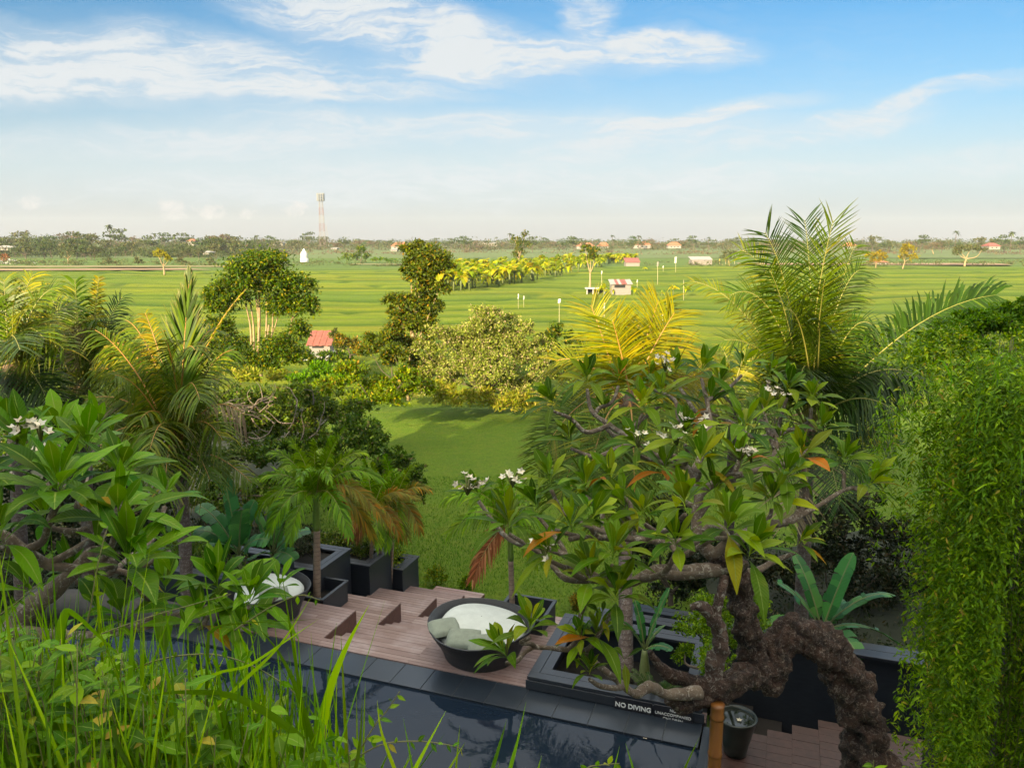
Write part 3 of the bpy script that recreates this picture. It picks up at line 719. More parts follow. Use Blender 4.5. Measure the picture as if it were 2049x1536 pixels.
# ------------------------------------------------------------------ far tree line
def proto(name, leaf, h, w, kind):
    th = thing(name, (0, 0, -.9), '', 'tree'); mb = MB(); tb = MB()
    if kind == 'palm':
        tb.tube([(0, 0, -.9), (.3, 0, h * .5), (.1, .1, h)], [.25, .18, .14], 5)
        for i in range(15):
            a = rng.random() * 6.28; e = rng.uniform(-.3, 1.1)
            D = np.array([[math.cos(a) * math.cos(e), math.sin(a) * math.cos(e), math.sin(e)]])
            mb.blades([(.1, .1, h)], D, [(0, .1, 1)], rng.uniform(2.6, 3.6), .9, .65, 4, [.4, 1, .9, .6, .1], -.35)
    else:
        bl = []
        for i in range(6):
            a = rng.random() * 6.28; rr = rng.uniform(.1, .36) * w
            bl.append(((math.cos(a) * rr, math.sin(a) * rr, h * rng.uniform(.42, .82)), (w * rng.uniform(.2, .34),) * 2 + (h * rng.uniform(.13, .24),), 1))
        leaf_cloud(mb, bl, 420, h * .085, aspect=.8, sub=9, spread=.5)
        limbs(tb, (0, 0, -.9), bl, .03 * h, .05, 5)
    mb.build('crown', G[leaf], th); tb.build('trunk', B['tree_dark'], th)
    return th
protos = []
for i, (leaf, h, w, kind) in enumerate([('far', 10, 11, 'b'), ('far', 8, 12, 'b'), ('far_olive', 7, 10, 'b'), ('far_brown', 7, 11, 'b'), ('far_olive', 11, 9, 'b'), ('far', 6, 12, 'b'), ('far', 11, 6, 'palm'), ('far_brown', 8.5, 13, 'b')]):
    protos.append(proto('palm_tree' if kind == 'palm' else 'distant_tree', leaf, h, w, kind))
LAB = ['dark green broadleaf tree in the hazy tree line on the horizon', 'spreading dark tree in the hazy tree line on the horizon', 'olive green tree in the hazy tree line on the horizon', 'brownish bare-looking tree in the hazy tree line on the horizon',
       'tall olive tree standing in the hazy horizon tree line', 'low wide dark tree in the hazy tree line on the horizon', 'tiny coconut palm poking out of the horizon tree line', 'wide reddish brown tree in the hazy tree line on the horizon']
rl = np.random.default_rng(21); used = set()
spots = []
for i in range(150):
    px = -40 + 2130 * (i + rl.random()) / 150; Y = rl.uniform(560, 860); s = rl.uniform(1.0, 1.7) * (1.15 if px < 250 else 1.0 if px < 700 else .8)
    spots.append((px, Y, s, int(rl.choice(8, p=[.17, .14, .14, .15, .09, .12, .09, .10]))))
for i in range(80):    # nearer wood at the left
    px = -30 + 560 * rl.random(); Y = rl.uniform(380, 540); spots.append((px, Y, rl.uniform(.7, 1.15), int(rl.choice([0, 1, 2, 4, 5]))))
for px, Y, s, k in [(152, 470, 1.45, 0), (60, 480, 1.2, 1), (100, 500, 1.2, 0), (305, 500, 1.25, 0), (325, 520, 1.1, 6), (352, 520, 1.1, 6), (925, 700, 1.3, 0), (1150, 700, 1.2, 0), (1840, 640, 1.35, 0), (1880, 640, 1.0, 7), (1915, 660, 1.1, 1),
                    (1768, 650, 1.0, 0), (2010, 600, 1.35, 0), (2040, 600, 1.2, 0), (1225, 700, 1.15, 6), (1270, 720, 1.3, 0), (1420, 700, 1.0, 0), (515, 600, 1.1, 6)]:
    spots.append((px, Y, s, k))
for px, Y, s, k in spots:
    p0 = protos[k]
    o = p0 if k not in used else copy_tree(p0)
    used.add(k); q = at(px, 500, Y); o.location = (q[0], Y, -.9); o.scale = (s, s, s); o.rotation_euler = (0, 0, rl.random() * 6.28)
    o['label'] = LAB[k]; o['group'] = LAB[k].replace('tree ', 'trees ', 1)
for k in range(8):
    if k not in used: protos[k].location = (900, 700, -.9)
mb = MB(); bl = []
for i in range(150):
    x = rng.uniform(-900, 900); Y = rng.uniform(880, 1150); bl.append(((x, Y, 3 + rng.random() * 2), (rng.uniform(14, 30), 12, rng.uniform(3, 6.5)), 1))
leaf_cloud(mb, bl, 42000, 1.5, aspect=.8, sub=10, spread=.6)
tag(mb.build('woodland', G['far']), kind='stuff')
mb = MB(); bl = []
for i in range(330):
    x = rng.uniform(-720, 720); Y = rng.uniform(690, 900); bl.append(((x, Y, 1.5), (rng.uniform(8, 22), 8, rng.uniform(4.5, 9.5)), 1))
leaf_cloud(mb, bl, 70000, 1.2, aspect=.8, sub=14, spread=.6)
tag(mb.build('woodland', G['far_mix']), kind='stuff')
mb = MB(); bl = []
for i in range(90):
    px = rng.uniform(-40, 560) ** 1.0; Y = rng.uniform(430, 560); bl.append(((at(px, 500, Y)[0], Y, .6), (rng.uniform(5, 13), 7, rng.uniform(2.5, 6.5) * (1.0 if px < 330 else .7)), 1))
leaf_cloud(mb, bl, 36000, .8, aspect=.8, sub=14, spread=.6)
tag(mb.build('woodland', G['far']), kind='stuff')
mb = MB(); bl = []
for i in range(110):
    x = rng.uniform(-560, 560); Y = rng.uniform(500, 620); bl.append(((x, Y, 0), (rng.uniform(8, 20), 6, rng.uniform(1.4, 3.2)), 1))
leaf_cloud(mb, bl, 16000, .9, aspect=.8, sub=10, spread=.6)
tag(mb.build('scrub_vegetation', G['far_brown']), kind='stuff')
mb = MB(); bl = []
for i in range(200):       # hedge scrub lining the far paddies
    px = rl.uniform(-20, 2080); 
    if 1290 < px < 1480 or px < 880 or px > 1680:
        Y = rl.uniform(285, 345); q = at(px, 500, Y); bl.append(((q[0], Y, .3), (rl.uniform(1.5, 6), 3, rl.uniform(.5, 1.9)), 1))
leaf_cloud(mb, bl, 13000, .5, aspect=.7, sub=10, spread=.6)
tag(mb.build('scrub_vegetation', G['far_olive']), kind='stuff')

# far and middle single trees and bushes
def smalltree(label, px, basepy, blobs, n, size, leaf, bark='tree', r0=.2, name='small_tree', z=.2, Y=None, **kw):
    b = gz(px, basepy, z); Y = b[1]
    return tree(name, label, 'tree' if 'tree' in name else 'bush', b, [PB(x, y, rx, ry, Y) for x, y, rx, ry in blobs], n, size, leaf, bark, r0, .05, **kw)
smalltree('small yellow-flowering tree with pale forked trunk in the rice, left', 329, 550, [(312, 508, 11, 8), (328, 512, 10, 9), (338, 520, 8, 7), (320, 504, 9, 6)], 900, .55, 'yellow', 'tree', .28)
smalltree('dark rounded tree on the field edge right of the white stupa', 722, 527, [(722, 505, 15, 14), (712, 515, 12, 9), (735, 514, 10, 8)], 1400, .7, 'tree', 'tree_dark', .3)
smalltree('low green bush left of the dark rounded field-edge tree', 694, 527, [(694, 512, 10, 9), (690, 518, 12, 6)], 600, .6, 'bushy', None, name='bush')
smalltree('low green bush right of the dark rounded field-edge tree', 768, 528, [(760, 520, 18, 6), (785, 521, 14, 5)], 700, .6, 'bushy', None, name='bush')
smalltree('slender ochre-green tree rising above the left of the banana grove', 1038, 540, [(1030, 480, 12, 10), (1045, 488, 17, 15), (1040, 504, 14, 12), (1050, 470, 9, 9), (1032, 512, 9, 7)], 1700, .55, 'tree_b', 'tree', .3)
smalltree('flat-topped green tree growing out of the banana grove', 1180, 578, [(1172, 500, 18, 10), (1190, 506, 14, 12), (1182, 516, 12, 9)], 1500, .42, 'tree_b', 'tree', .25)
smalltree('bright yellow round bush-like tree at the right field edge', 1752, 536, [(1742, 512, 14, 8), (1758, 510, 16, 9), (1768, 517, 10, 8), (1750, 520, 12, 7)], 1300, .6, 'yellow', 'tree', .2)
smalltree('yellow-leaved tree with pale leaning trunk beside the bright yellow one', 1806, 538, [(1815, 500, 16, 14), (1826, 515, 12, 10), (1806, 510, 10, 9)], 1300, .6, 'yellow', 'tree', .22)
smalltree('flat green tree with pale trunks at the far right of the fields', 1930, 533, [(1925, 498, 20, 7), (1945, 495, 18, 7), (1965, 500, 12, 6), (1915, 505, 12, 6)], 1300, .7, 'far_olive', 'tree', .4)
smalltree('hazy brown-topped tree standing alone in the far right paddies', 1868, 508, [(1868, 492, 16, 6), (1858, 496, 10, 5)], 500, .9, 'far_brown', 'tree', .35)
smalltree('pale green feathery tree just left of the big coconut palm', 1460, 532, [(1460, 508, 18, 12), (1452, 515, 12, 8)], 900, .6, 'far_olive', 'tree', .2)
smalltree('bare-stemmed pale tree in front of the left wood', 137, 528, [(130, 498, 16, 12), (145, 505, 14, 10), (128, 512, 10, 8)], 700, .7, 'far_olive', 'tree', .3)
smalltree('small rusty orange bush at the left edge of the fields', 8, 528, [(8, 516, 14, 10)], 400, .6, 'dead_red', None, name='bush')
for i, (px, w, d) in enumerate([(215, 10, 'first'), (275, 8, 'second'), (362, 12, 'third'), (420, 9, 'fourth'), (462, 8, 'fifth')]):
    smalltree('small olive bush on the far edge of the rice, %s from the left' % d, px, 532, [(px, 522, w, 8), (px + 6, 526, w, 5)], 350, .6, 'far_olive', None, name='bush')

# ------------------------------------------------------------------ banana grove and saplings
def banana_proto(h, nl):
    th = thing('banana_plant', (0, 0, 0), '', 'banana plant'); mb = MB()
    mb.tube([(0, 0, -.4), (0, 0, h * .5)], [.15, .10], 6, sub=1); mb.build('stem', B['pseudostem'], th)
    mb = MB(); n = nl; a = rng.random(n) * 6.28; e = rng.uniform(.25, 1.4, n)
    D = np.stack([np.cos(a) * np.cos(e), np.sin(a) * np.cos(e), np.sin(e)], 1)
    mb.blades(np.tile([0, 0, h * .34], (n, 1)), D, np.tile([0, 0, 1.], (n, 1)) + rng.normal(0, .3, (n, 3)), rng.uniform(1.6, 2.4, n) * h / 4, .72 * h / 4, rng.uniform(.3, .9, n), 5, [.15, .8, 1, .95, .7, .1], .35)
    mb.build('leaves', G['banana_far'], th)
    return th
bp = [banana_proto(4.2, 15), banana_proto(3.6, 13), banana_proto(4.8, 16)]; ub = set(); k = 0
for i in range(250):
    f = rl.random() ** 1.35
    px = 872 + 400 * f; base_near = 585 - 42 * f ** 1.1 if f > .15 else 583
    if f > .5: base_near = 566 - 46 * (f - .5) / .5
    py = base_near - rl.random() ** 1.3 * (38 if f < .75 else 12)
    q = gz(px, max(py, 528), 0); p0 = bp[k % 3]; o = p0 if (k % 3) not in ub else copy_tree(p0); ub.add(k % 3); k += 1
    o.location = (q[0], q[1], .2); s = rl.uniform(1.05, 1.65); o.scale = (s, s, s); o.rotation_euler = (0, 0, rl.random() * 6.28)
    o['label'] = 'yellow-green banana plant in the sunlit grove between the rice fields'; o['group'] = 'banana plants of the sunlit grove'
for px, py, s, lab in [(1208, 596, 1.0, 'yellow banana plant just left of the open-front field hut'), (1268, 592, .55, 'small banana plant touching the right side of the field hut'), (1300, 594, .6, 'leafy young banana plant, second right of the field hut'),
                       (1324, 595, .5, 'slim young banana plant in the row right of the field hut'), (1347, 592, .7, 'tall yellow-leaved banana sapling mid row right of the hut'), (1373, 594, .72, 'last banana sapling at the right end of the hut row'),
                       (1228, 590, .5, 'small banana plant behind the left wall of the field hut'), (1290, 545, .6, 'lone banana sapling standing in the rice above the hut')]:
    q = gz(px, py, 0); o = copy_tree(bp[k % 3]); k += 1; o.location = (q[0], q[1], .1); o.scale = (s, s, s); o.rotation_euler = (0, 0, rl.random() * 6); o['label'] = lab
    if 'group' in o: del o['group']

# ------------------------------------------------------------------ middle distance trees and shrubs
Y = 51.0; b = at(520, 752, Y)
bl = [PB(*a, Y) for a in [(515, 545, 66, 38), (600, 575, 34, 28), (560, 610, 34, 24), (452, 590, 40, 30), (480, 575, 50, 35), (555, 570, 40, 32), (440, 610, 32, 28), (530, 520, 42, 22), (425, 585, 20, 18)]]
bl2 = [PB(*a, Y) for a in [(612, 612, 32, 24), (575, 600, 22, 18), (440, 660, 30, 28), (470, 705, 46, 36), (560, 700, 46, 36), (600, 660, 22, 22), (520, 725, 40, 22), (420, 700, 22, 24), (590, 715, 26, 18)]]
tr = []
for x0, y0, x1, y1, r in [(514, 735, 518, 560, .11), (508, 700, 500, 600, .08), (517, 700, 512, 590, .09), (527, 720, 533, 590, .08), (503, 690, 492, 610, .07), (540, 700, 545, 600, .06), (570, 690, 586, 630, .055), (522, 745, 538, 650, .1), (582, 640, 612, 610, .05), (530, 700, 560, 620, .05)]:
    tr.append(([at(x0, y0, Y), at((x0 + x1) / 2 + 3, (y0 + y1) / 2, Y + .4), at(x1, y1, Y + .2)], [r, r * .8, r * .6]))
tree('garden_tree', 'tall round-crowned tree with several pale upright stems at the garden edge', 'tree', b, bl + bl2, 32000, .22, 'tree', 'tree', .22, .04, trunks=tr, fork=.12, limbn=0, kind='blade', aspect=.5, spread=.6, sub=40)
Y = 46.0; b = at(817, 800, Y)
bl = [PB(*a, Y) for a in [(855, 512, 46, 26), (835, 540, 38, 28), (880, 530, 30, 20), (845, 575, 30, 24), (815, 605, 36, 20), (862, 610, 28, 18), (800, 630, 26, 16), (832, 645, 44, 24), (790, 655, 22, 14), (865, 665, 26, 18), (820, 498, 22, 10), (838, 690, 26, 16), (790, 600, 26, 14), (850, 640, 28, 22), (800, 680, 30, 16), (880, 575, 20, 14), (835, 720, 24, 16)]]
tree('garden_tree', 'narrow irregular tree with orange-brown trunk in the centre of the view', 'tree', b, bl, 27000, .20, 'tree_b', 'tree', .13, .03, trunks=[([at(817, 790, Y), at(824, 690, Y), at(836, 610, Y), at(852, 520, Y)], [.13, .11, .08, .04])], fork=.5, kind='blade', aspect=.5, spread=.48, sub=22)
def shrub(label, Y, blobs, n, size, leaf, twig='tree_dark', name='shrub', **kw):
    bl = [PB(*a, Y, dY=rng.normal(0, .5)) for a in blobs]; xs = [a[0] for a in blobs]; ys = [a[1] + a[3] for a in blobs]
    b = at(np.mean(xs), max(ys), Y)
    return tree(name, label, 'shrub', b, bl, n, size, leaf, twig, .07, .015, fork=.25, **kw)
shrub('big sunlit olive-pink shrub at the end of the lawn', 43.5, [(960, 665, 60, 42), (905, 690, 45, 42), (1015, 690, 55, 42), (1060, 720, 34, 36), (870, 740, 36, 36), (930, 750, 58, 46), (1000, 755, 58, 46), (1060, 775, 36, 30), (975, 628, 34, 18), (1020, 640, 26, 16), (965, 705, 54, 44), (985, 735, 50, 40), (940, 712, 40, 36), (850, 700, 30, 26), (875, 665, 26, 18), (1085, 690, 30, 26), (1050, 655, 22, 18), (840, 780, 34, 24), (1085, 745, 28, 28)], 50000, .14, 'olive', aspect=.6, sub=44, spread=.34)
shrub('yellow-green grassy shrubs along the sunlit far end of the lawn', 42.0, [(885, 785, 28, 24), (925, 795, 26, 20), (970, 800, 30, 22), (1015, 805, 30, 22), (1060, 808, 26, 20), (1100, 806, 26, 22)], 5200, .28, 'yellowgrass', None, aspect=.25)
shrub('green bush right of the olive-pink shrub, behind the yellow palm', 45, [(1115, 668, 30, 22), (1150, 690, 30, 26), (1100, 700, 26, 30), (1130, 740, 40, 30)], 5000, .2, 'tree_b')
shrub('leafy green bush at the left foot of the olive-pink shrub', 44, [(760, 680, 40, 22), (790, 715, 34, 26), (742, 700, 24, 22), (850, 745, 30, 30)], 5200, .2, 'tree_b')
shrub('low green bushes hiding the foot of the red-roofed hut', 58, [(610, 712, 26, 14), (650, 716, 30, 14), (690, 715, 26, 16), (640, 728, 30, 14)], 3000, .2, 'bushy')
shrub('orange-tipped bush beside the red-roofed hut', 52, [(700, 690, 24, 18), (680, 680, 16, 12), (722, 700, 18, 16)], 1800, .2, 'areca_orange')
shrub('grey-green thorny bush just right of the red-roofed hut', 55, [(668, 672, 14, 14), (680, 695, 20, 14)], 900, .2, 'olive')
shrub('bright green mound of grass between the trees above the dark hedge', 40, [(640, 745, 34, 24), (600, 760, 26, 16), (680, 758, 24, 14)], 3200, .22, 'brightbush', None, aspect=.3)
shrub('yellowish scrub under the round-crowned tree', 44, [(500, 748, 44, 14), (560, 752, 34, 13), (450, 745, 30, 14)], 2200, .22, 'yellowgrass', None)
# dark hedge banks on the left of the lawn
shrub('leafy hedge mass at the back left of the lawn below the narrow tree', 36, [(840, 775, 34, 22), (815, 755, 30, 24), (700, 745, 44, 30), (745, 770, 40, 28), (790, 780, 34, 24), (660, 775, 46, 26), (720, 800, 50, 20), (770, 802, 42, 14), (620, 790, 36, 22)], 12000, .17, 'bushy', sub=26)
shrub('wide twiggy grey-green hedge in the middle left', 28, [(520, 795, 66, 34), (590, 790, 50, 30), (640, 820, 60, 34), (560, 835, 70, 38), (470, 815, 50, 36), (500, 860, 66, 40), (600, 870, 66, 40), (690, 830, 44, 26), (720, 815, 36, 16)], 19000, .14, 'shade', sub=34, spread=.32)
shrub('dark rounded hedge bulging onto the lawn left side', 25, [(710, 862, 52, 34), (745, 880, 36, 36), (690, 900, 60, 40), (640, 910, 50, 36), (560, 905, 60, 40), (480, 920, 60, 40)], 15000, .13, 'shade', sub=34, spread=.3)
shrub('dark leafy bush overhanging the lawn nearest the slim palm', 22, [(785, 925, 44, 30), (815, 950, 38, 32), (760, 960, 50, 36), (830, 985, 26, 24), (700, 960, 54, 34)], 11000, .13, 'shade', sub=30, spread=.3)
shrub('dark bank of bushes behind the left coconut palms', 24, [(60, 880, 80, 50), (180, 900, 80, 50), (300, 870, 70, 50), (400, 850, 60, 50), (400, 930, 60, 40), (240, 960, 80, 40), (430, 1000, 60, 40), (540, 990, 60, 40), (640, 1000, 60, 36)], 16000, .15, 'shade', sub=30)
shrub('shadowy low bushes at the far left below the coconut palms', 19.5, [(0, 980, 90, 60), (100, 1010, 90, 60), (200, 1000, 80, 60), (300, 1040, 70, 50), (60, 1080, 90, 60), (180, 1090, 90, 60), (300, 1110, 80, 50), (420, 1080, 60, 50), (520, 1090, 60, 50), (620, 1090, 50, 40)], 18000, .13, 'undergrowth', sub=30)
# bare twigs showing on the hedge
th = thing('dead_branch', at(560, 870, 26.5), 'tangle of bare pinkish twigs on top of the dark hedge', 'branch'); mb = MB()
for i in range(26):
    a = at(rng.uniform(470, 640), rng.uniform(800, 900), 26.3 + rng.normal(0, .5)); q = a
    pts = [a]
    d = norm(rng.normal(size=3) * [1, .4, .5])
    for j in range(4): d = norm(d + rng.normal(size=3) * .45); q = q + d * rng.uniform(.2, .4); pts.append(q)
    mb = MB(); mb.tube(pts, [.028, .024, .018, .012, .006], 4, sub=2); mb.build('twig', B['twig'], th)
# hedges and undergrowth on the right, behind the vines
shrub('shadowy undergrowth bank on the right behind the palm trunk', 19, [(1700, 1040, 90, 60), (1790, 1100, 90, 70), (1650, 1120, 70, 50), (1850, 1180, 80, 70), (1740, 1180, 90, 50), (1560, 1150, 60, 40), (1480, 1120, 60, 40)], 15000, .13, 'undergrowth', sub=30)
shrub('sunlit yellow-green hedge glimpsed right of the big coconut palm', 33, [(1700, 800, 60, 26), (1640, 780, 60, 30), (1750, 830, 40, 26), (1560, 770, 60, 30), (1480, 760, 60, 30), (1400, 770, 60, 26), (1330, 790, 60, 24)], 9000, .2, 'bushy')
shrub('golden grass tufts lit by the sun behind the big coconut palm', 31, [(1735, 880, 40, 24), (1690, 900, 34, 16), (1640, 880, 40, 20)], 2600, .22, 'yellowgrass', None, aspect=.25)
shrub('dense shaded bush left behind the ringed palm trunk', 17.5, [(1330, 1040, 60, 50), (1400, 1110, 60, 50), (1290, 1110, 50, 46), (1350, 1170, 60, 40)], 7000, .12, 'undergrowth')
shrub('bright green small-leaved bush behind the gnarled trunk', 11.6, [(1420, 1215, 52, 34), (1390, 1260, 44, 40), (1450, 1270, 48, 44), (1510, 1220, 36, 30), (1530, 1270, 26, 30), (1430, 1330, 40, 36), (1370, 1310, 26, 30)], 9000, .052, 'brightbush', kind='blade', aspect=.6, sub=34, spread=.3)
# undergrowth filling under the left planting
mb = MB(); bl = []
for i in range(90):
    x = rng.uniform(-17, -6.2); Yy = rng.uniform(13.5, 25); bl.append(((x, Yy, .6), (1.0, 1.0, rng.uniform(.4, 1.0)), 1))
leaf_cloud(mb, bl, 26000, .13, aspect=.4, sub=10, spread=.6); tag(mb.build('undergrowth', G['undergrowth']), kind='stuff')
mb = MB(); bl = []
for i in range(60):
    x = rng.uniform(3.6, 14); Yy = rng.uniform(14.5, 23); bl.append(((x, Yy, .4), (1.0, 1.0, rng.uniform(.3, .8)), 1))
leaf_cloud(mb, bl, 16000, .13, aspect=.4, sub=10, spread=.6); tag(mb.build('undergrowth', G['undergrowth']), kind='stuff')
for (u0, u1, v0, v1, z1, lab, lf) in [(-9.5, -6.6, .8, 1.95, 3.0, 'dark leafy plants filling the tallest black planter', 'shade'), (-8.0, -6.05, 2.6, 3.45, 2.6, 'dark ferny plants filling the planter behind the slim palm', 'undergrowth'), (-7.4, -5.62, 4.05, 4.7, 2.15, 'reddish tinged plants filling the second planter from the lawn', 'shade'), (-6.8, -5.4, 5.3, 5.8, 1.55, 'low green plants filling the planter next to the lawn', 'bushy')]:
    bl = [(W(u0 + (u1 - u0) * rng.random(), v0 + (v1 - v0) * rng.random(), z1 + .12), (.38, .3, .30), 1) for _ in range(9)]
    tree('planter_shrub', lab, 'shrub', W((u0 + u1) / 2, (v0 + v1) / 2, z1), bl, 3400, .10, lf, None, kind='blade', aspect=.35, sub=14, spread=.5)
# little bushes where the lawn meets the deck
for px, py, rx, ry, leaf, lab in [(870, 1150, 27, 26, 'bushy', 'round yellow-green bush on the lawn by the foot of the steps'), (932, 1166, 18, 14, 'brightbush', 'smaller low bush on the lawn right of the round one'), (1154, 1203, 16, 17, 'areca_orange', 'small orange-green ball bush beside the black planter')]:
    Y = gz(px, py + ry, .2)[1]; k = pxm(px, py, Y)
    tree('small_bush', lab, 'bush', at(px, py + ry, Y), [(at(px, py + 4, Y), (rx * k, rx * k, ry * k), 1), (at(px + 4, py - 6, Y), (rx * k * .7, rx * k * .7, ry * k * .7), .5)], 1500, .075, leaf, None, aspect=.4, sub=24)

# ------------------------------------------------------------------ palms
def bez(P0, P2, sag, n=14, side=0):
    P0 = np.array(P0, float); P2 = np.array(P2, float); L = np.linalg.norm(P2 - P0)
    P1 = (P0 * .5 + P2 * .5) + np.array([side * L, 0, sag * L]); t = np.linspace(0, 1, n + 1)[:, None]
    return (1 - t) ** 2 * P0 + 2 * t * (1 - t) * P1 + t * t * P2
def frond(th, P0, P2, sag, LL, mats, roll=0, step=.045, lw=.034, stem=.16, rr=.022, droop=.55, name='frond', side=0, vee=.12, tilt=0, fa=1.3, nseg=3, tipk=1.05, rag=.0, face=.4):
    c = bez(P0, P2, sag, 14, side); T = norm(np.gradient(c, axis=0)); seg = np.linalg.norm(np.diff(c, axis=0), axis=1); cum = np.concatenate([[0], np.cumsum(seg)]); Lt = cum[-1]
    mb = MB(); r = np.linspace(rr, rr * .2, len(c)); mb.tube(c, r, 5, sub=1, mat=1)
    m_ = int(Lt * (1 - stem) / step); s = stem * Lt + (np.arange(m_) + .5) * step; ts = s / Lt
    P = np.stack([np.interp(s, cum, c[:, i]) for i in range(3)], 1); Tt = norm(np.stack([np.interp(s, cum, T[:, i]) for i in range(3)], 1))
    Z = norm(np.array([0, -face, 1. - face])); Sd = norm(np.cross(Tt, Z))
    N = np.cross(Sd, Tt); a = R(roll) + tilt * ts; a = np.broadcast_to(a, ts.shape)[:, None]
    S2 = Sd * np.cos(a) + N * np.sin(a); N2 = -Sd * np.sin(a) + N * np.cos(a)
    lp = np.clip(np.minimum((ts - stem) / .16 * .55 + .5, 1.0), 0, 1) * np.clip(1.0 - np.maximum(ts - .5, 0) * tipk, .18, 1)
    ang = fa - .62 * ts ** 2
    for sg in (1, -1):
        jit = rng.normal(0, .075, (m_, 3)); an = (ang + rng.normal(0, .06, m_))[:, None]
        D = norm(S2 * sg * np.sin(an) + Tt * np.cos(an) + N2 * vee + jit)
        keep = rng.random(m_) > rag
        L = LL * lp * rng.uniform(.86, 1.08, m_)
        mb.blades(P[keep], D[keep], (N2 + jit)[keep], L[keep], lw, (droop * rng.uniform(.6, 1.4, m_))[keep], nseg, [.55, 1, .75, .08] if nseg == 3 else [.5, 1, .1], None, rnd=np.clip(rng.normal(.40 + .25 * rng.random(), .16, keep.sum()), 0, .97))
    return mb.build(name, mats, th)
def palm(label, base, top, fronds, LL, trunk_r, bark, leaf='coco', Yc=None, extra=(), name='coconut_palm', cat='palm tree', fibre=True, group=None, step=.045, lw=.034, rach='rachis', droop=.6, lean=None, jit=.05, **kw):
    th = thing(name, base, label, cat, group); base = np.array(base, float); top = np.array(top, float)
    mb = MB(); mid = (base + top) / 2 + (np.array(lean) if lean is not None else 0); mb.tube([base, mid, top], [trunk_r * 1.12, trunk_r, trunk_r * .9], 12, sub=8, jit=jit, nscale=5); mb.build('trunk', B[bark], th)
    if fibre:
        mb = MB(); mb.tube([top + [0, 0, -.35], top + [0, 0, .1], top + [0, 0, .5]], [trunk_r * 1.05, trunk_r * 1.7, trunk_r * .5], 9, jit=.35, nscale=9)
        for i in range(10):
            a = rng.random() * 6.28; d = np.array([math.cos(a), math.sin(a), rng.uniform(-.6, .6)]); mb.tube([top + d * .05, top + d * .3 + [0, 0, .1], top + d * .5], [.06, .035, .01], 5, sub=2)
        mb.build('crown_shaft', B['fibre'], th)
    for f in fronds:
        tx, ty, dY, sag = f[:4]; o = f[4] if len(f) > 4 else {}
        P0 = top + np.array([rng.normal(0, .06), rng.normal(0, .06), .25]); kx = dict(kw); kx.update(LL=LL, step=step, lw=lw, droop=droop); lf = o.get('leaf', leaf); kx.update({a: b for a, b in o.items() if a not in ('leaf', 'rach')})
        LLv = kx.pop('LL')
        frond(th, P0, at(tx, ty, (Yc or top[1]) + dY), sag, LLv, [G[lf], B[o.get('rach', rach)]], **kx)
    return th
# big coconut palm on the right
Yp = 15.6; base = at(1607, 1248, Yp - .2); base[2] = .2; top = at(1618, 880, Yp)
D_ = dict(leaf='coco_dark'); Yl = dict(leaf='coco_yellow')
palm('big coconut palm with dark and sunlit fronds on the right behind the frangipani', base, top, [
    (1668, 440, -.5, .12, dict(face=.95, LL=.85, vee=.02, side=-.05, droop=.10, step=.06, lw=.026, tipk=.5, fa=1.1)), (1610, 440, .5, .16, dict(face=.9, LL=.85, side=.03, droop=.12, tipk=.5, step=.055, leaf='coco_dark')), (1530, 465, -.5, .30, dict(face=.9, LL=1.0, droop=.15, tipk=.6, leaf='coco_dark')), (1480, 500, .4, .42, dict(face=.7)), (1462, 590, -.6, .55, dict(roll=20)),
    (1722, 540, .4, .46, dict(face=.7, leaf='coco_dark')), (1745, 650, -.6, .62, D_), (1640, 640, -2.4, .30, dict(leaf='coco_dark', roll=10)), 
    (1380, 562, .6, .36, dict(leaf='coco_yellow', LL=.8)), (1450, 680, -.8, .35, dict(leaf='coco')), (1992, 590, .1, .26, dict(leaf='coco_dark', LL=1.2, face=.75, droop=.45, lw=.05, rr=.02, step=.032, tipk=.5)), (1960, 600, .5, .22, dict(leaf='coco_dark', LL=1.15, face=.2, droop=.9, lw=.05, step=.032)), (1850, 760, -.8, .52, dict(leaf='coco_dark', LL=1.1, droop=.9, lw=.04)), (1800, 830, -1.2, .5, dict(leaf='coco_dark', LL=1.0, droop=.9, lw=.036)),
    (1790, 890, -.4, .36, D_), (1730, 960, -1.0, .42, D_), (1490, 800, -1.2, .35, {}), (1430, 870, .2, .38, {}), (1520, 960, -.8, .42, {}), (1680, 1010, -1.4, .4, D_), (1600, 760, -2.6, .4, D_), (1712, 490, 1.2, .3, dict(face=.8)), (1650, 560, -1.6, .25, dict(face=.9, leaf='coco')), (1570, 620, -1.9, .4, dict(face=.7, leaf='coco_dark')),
    (1585, 1040, -1.3, .4, dict(leaf='coco_dead', rag=.3)), (1540, 540, -1.4, .2, dict(face=.9))], 1.05, .145, 'ring', 'coco', step=.048, lw=.028, droop=.25)
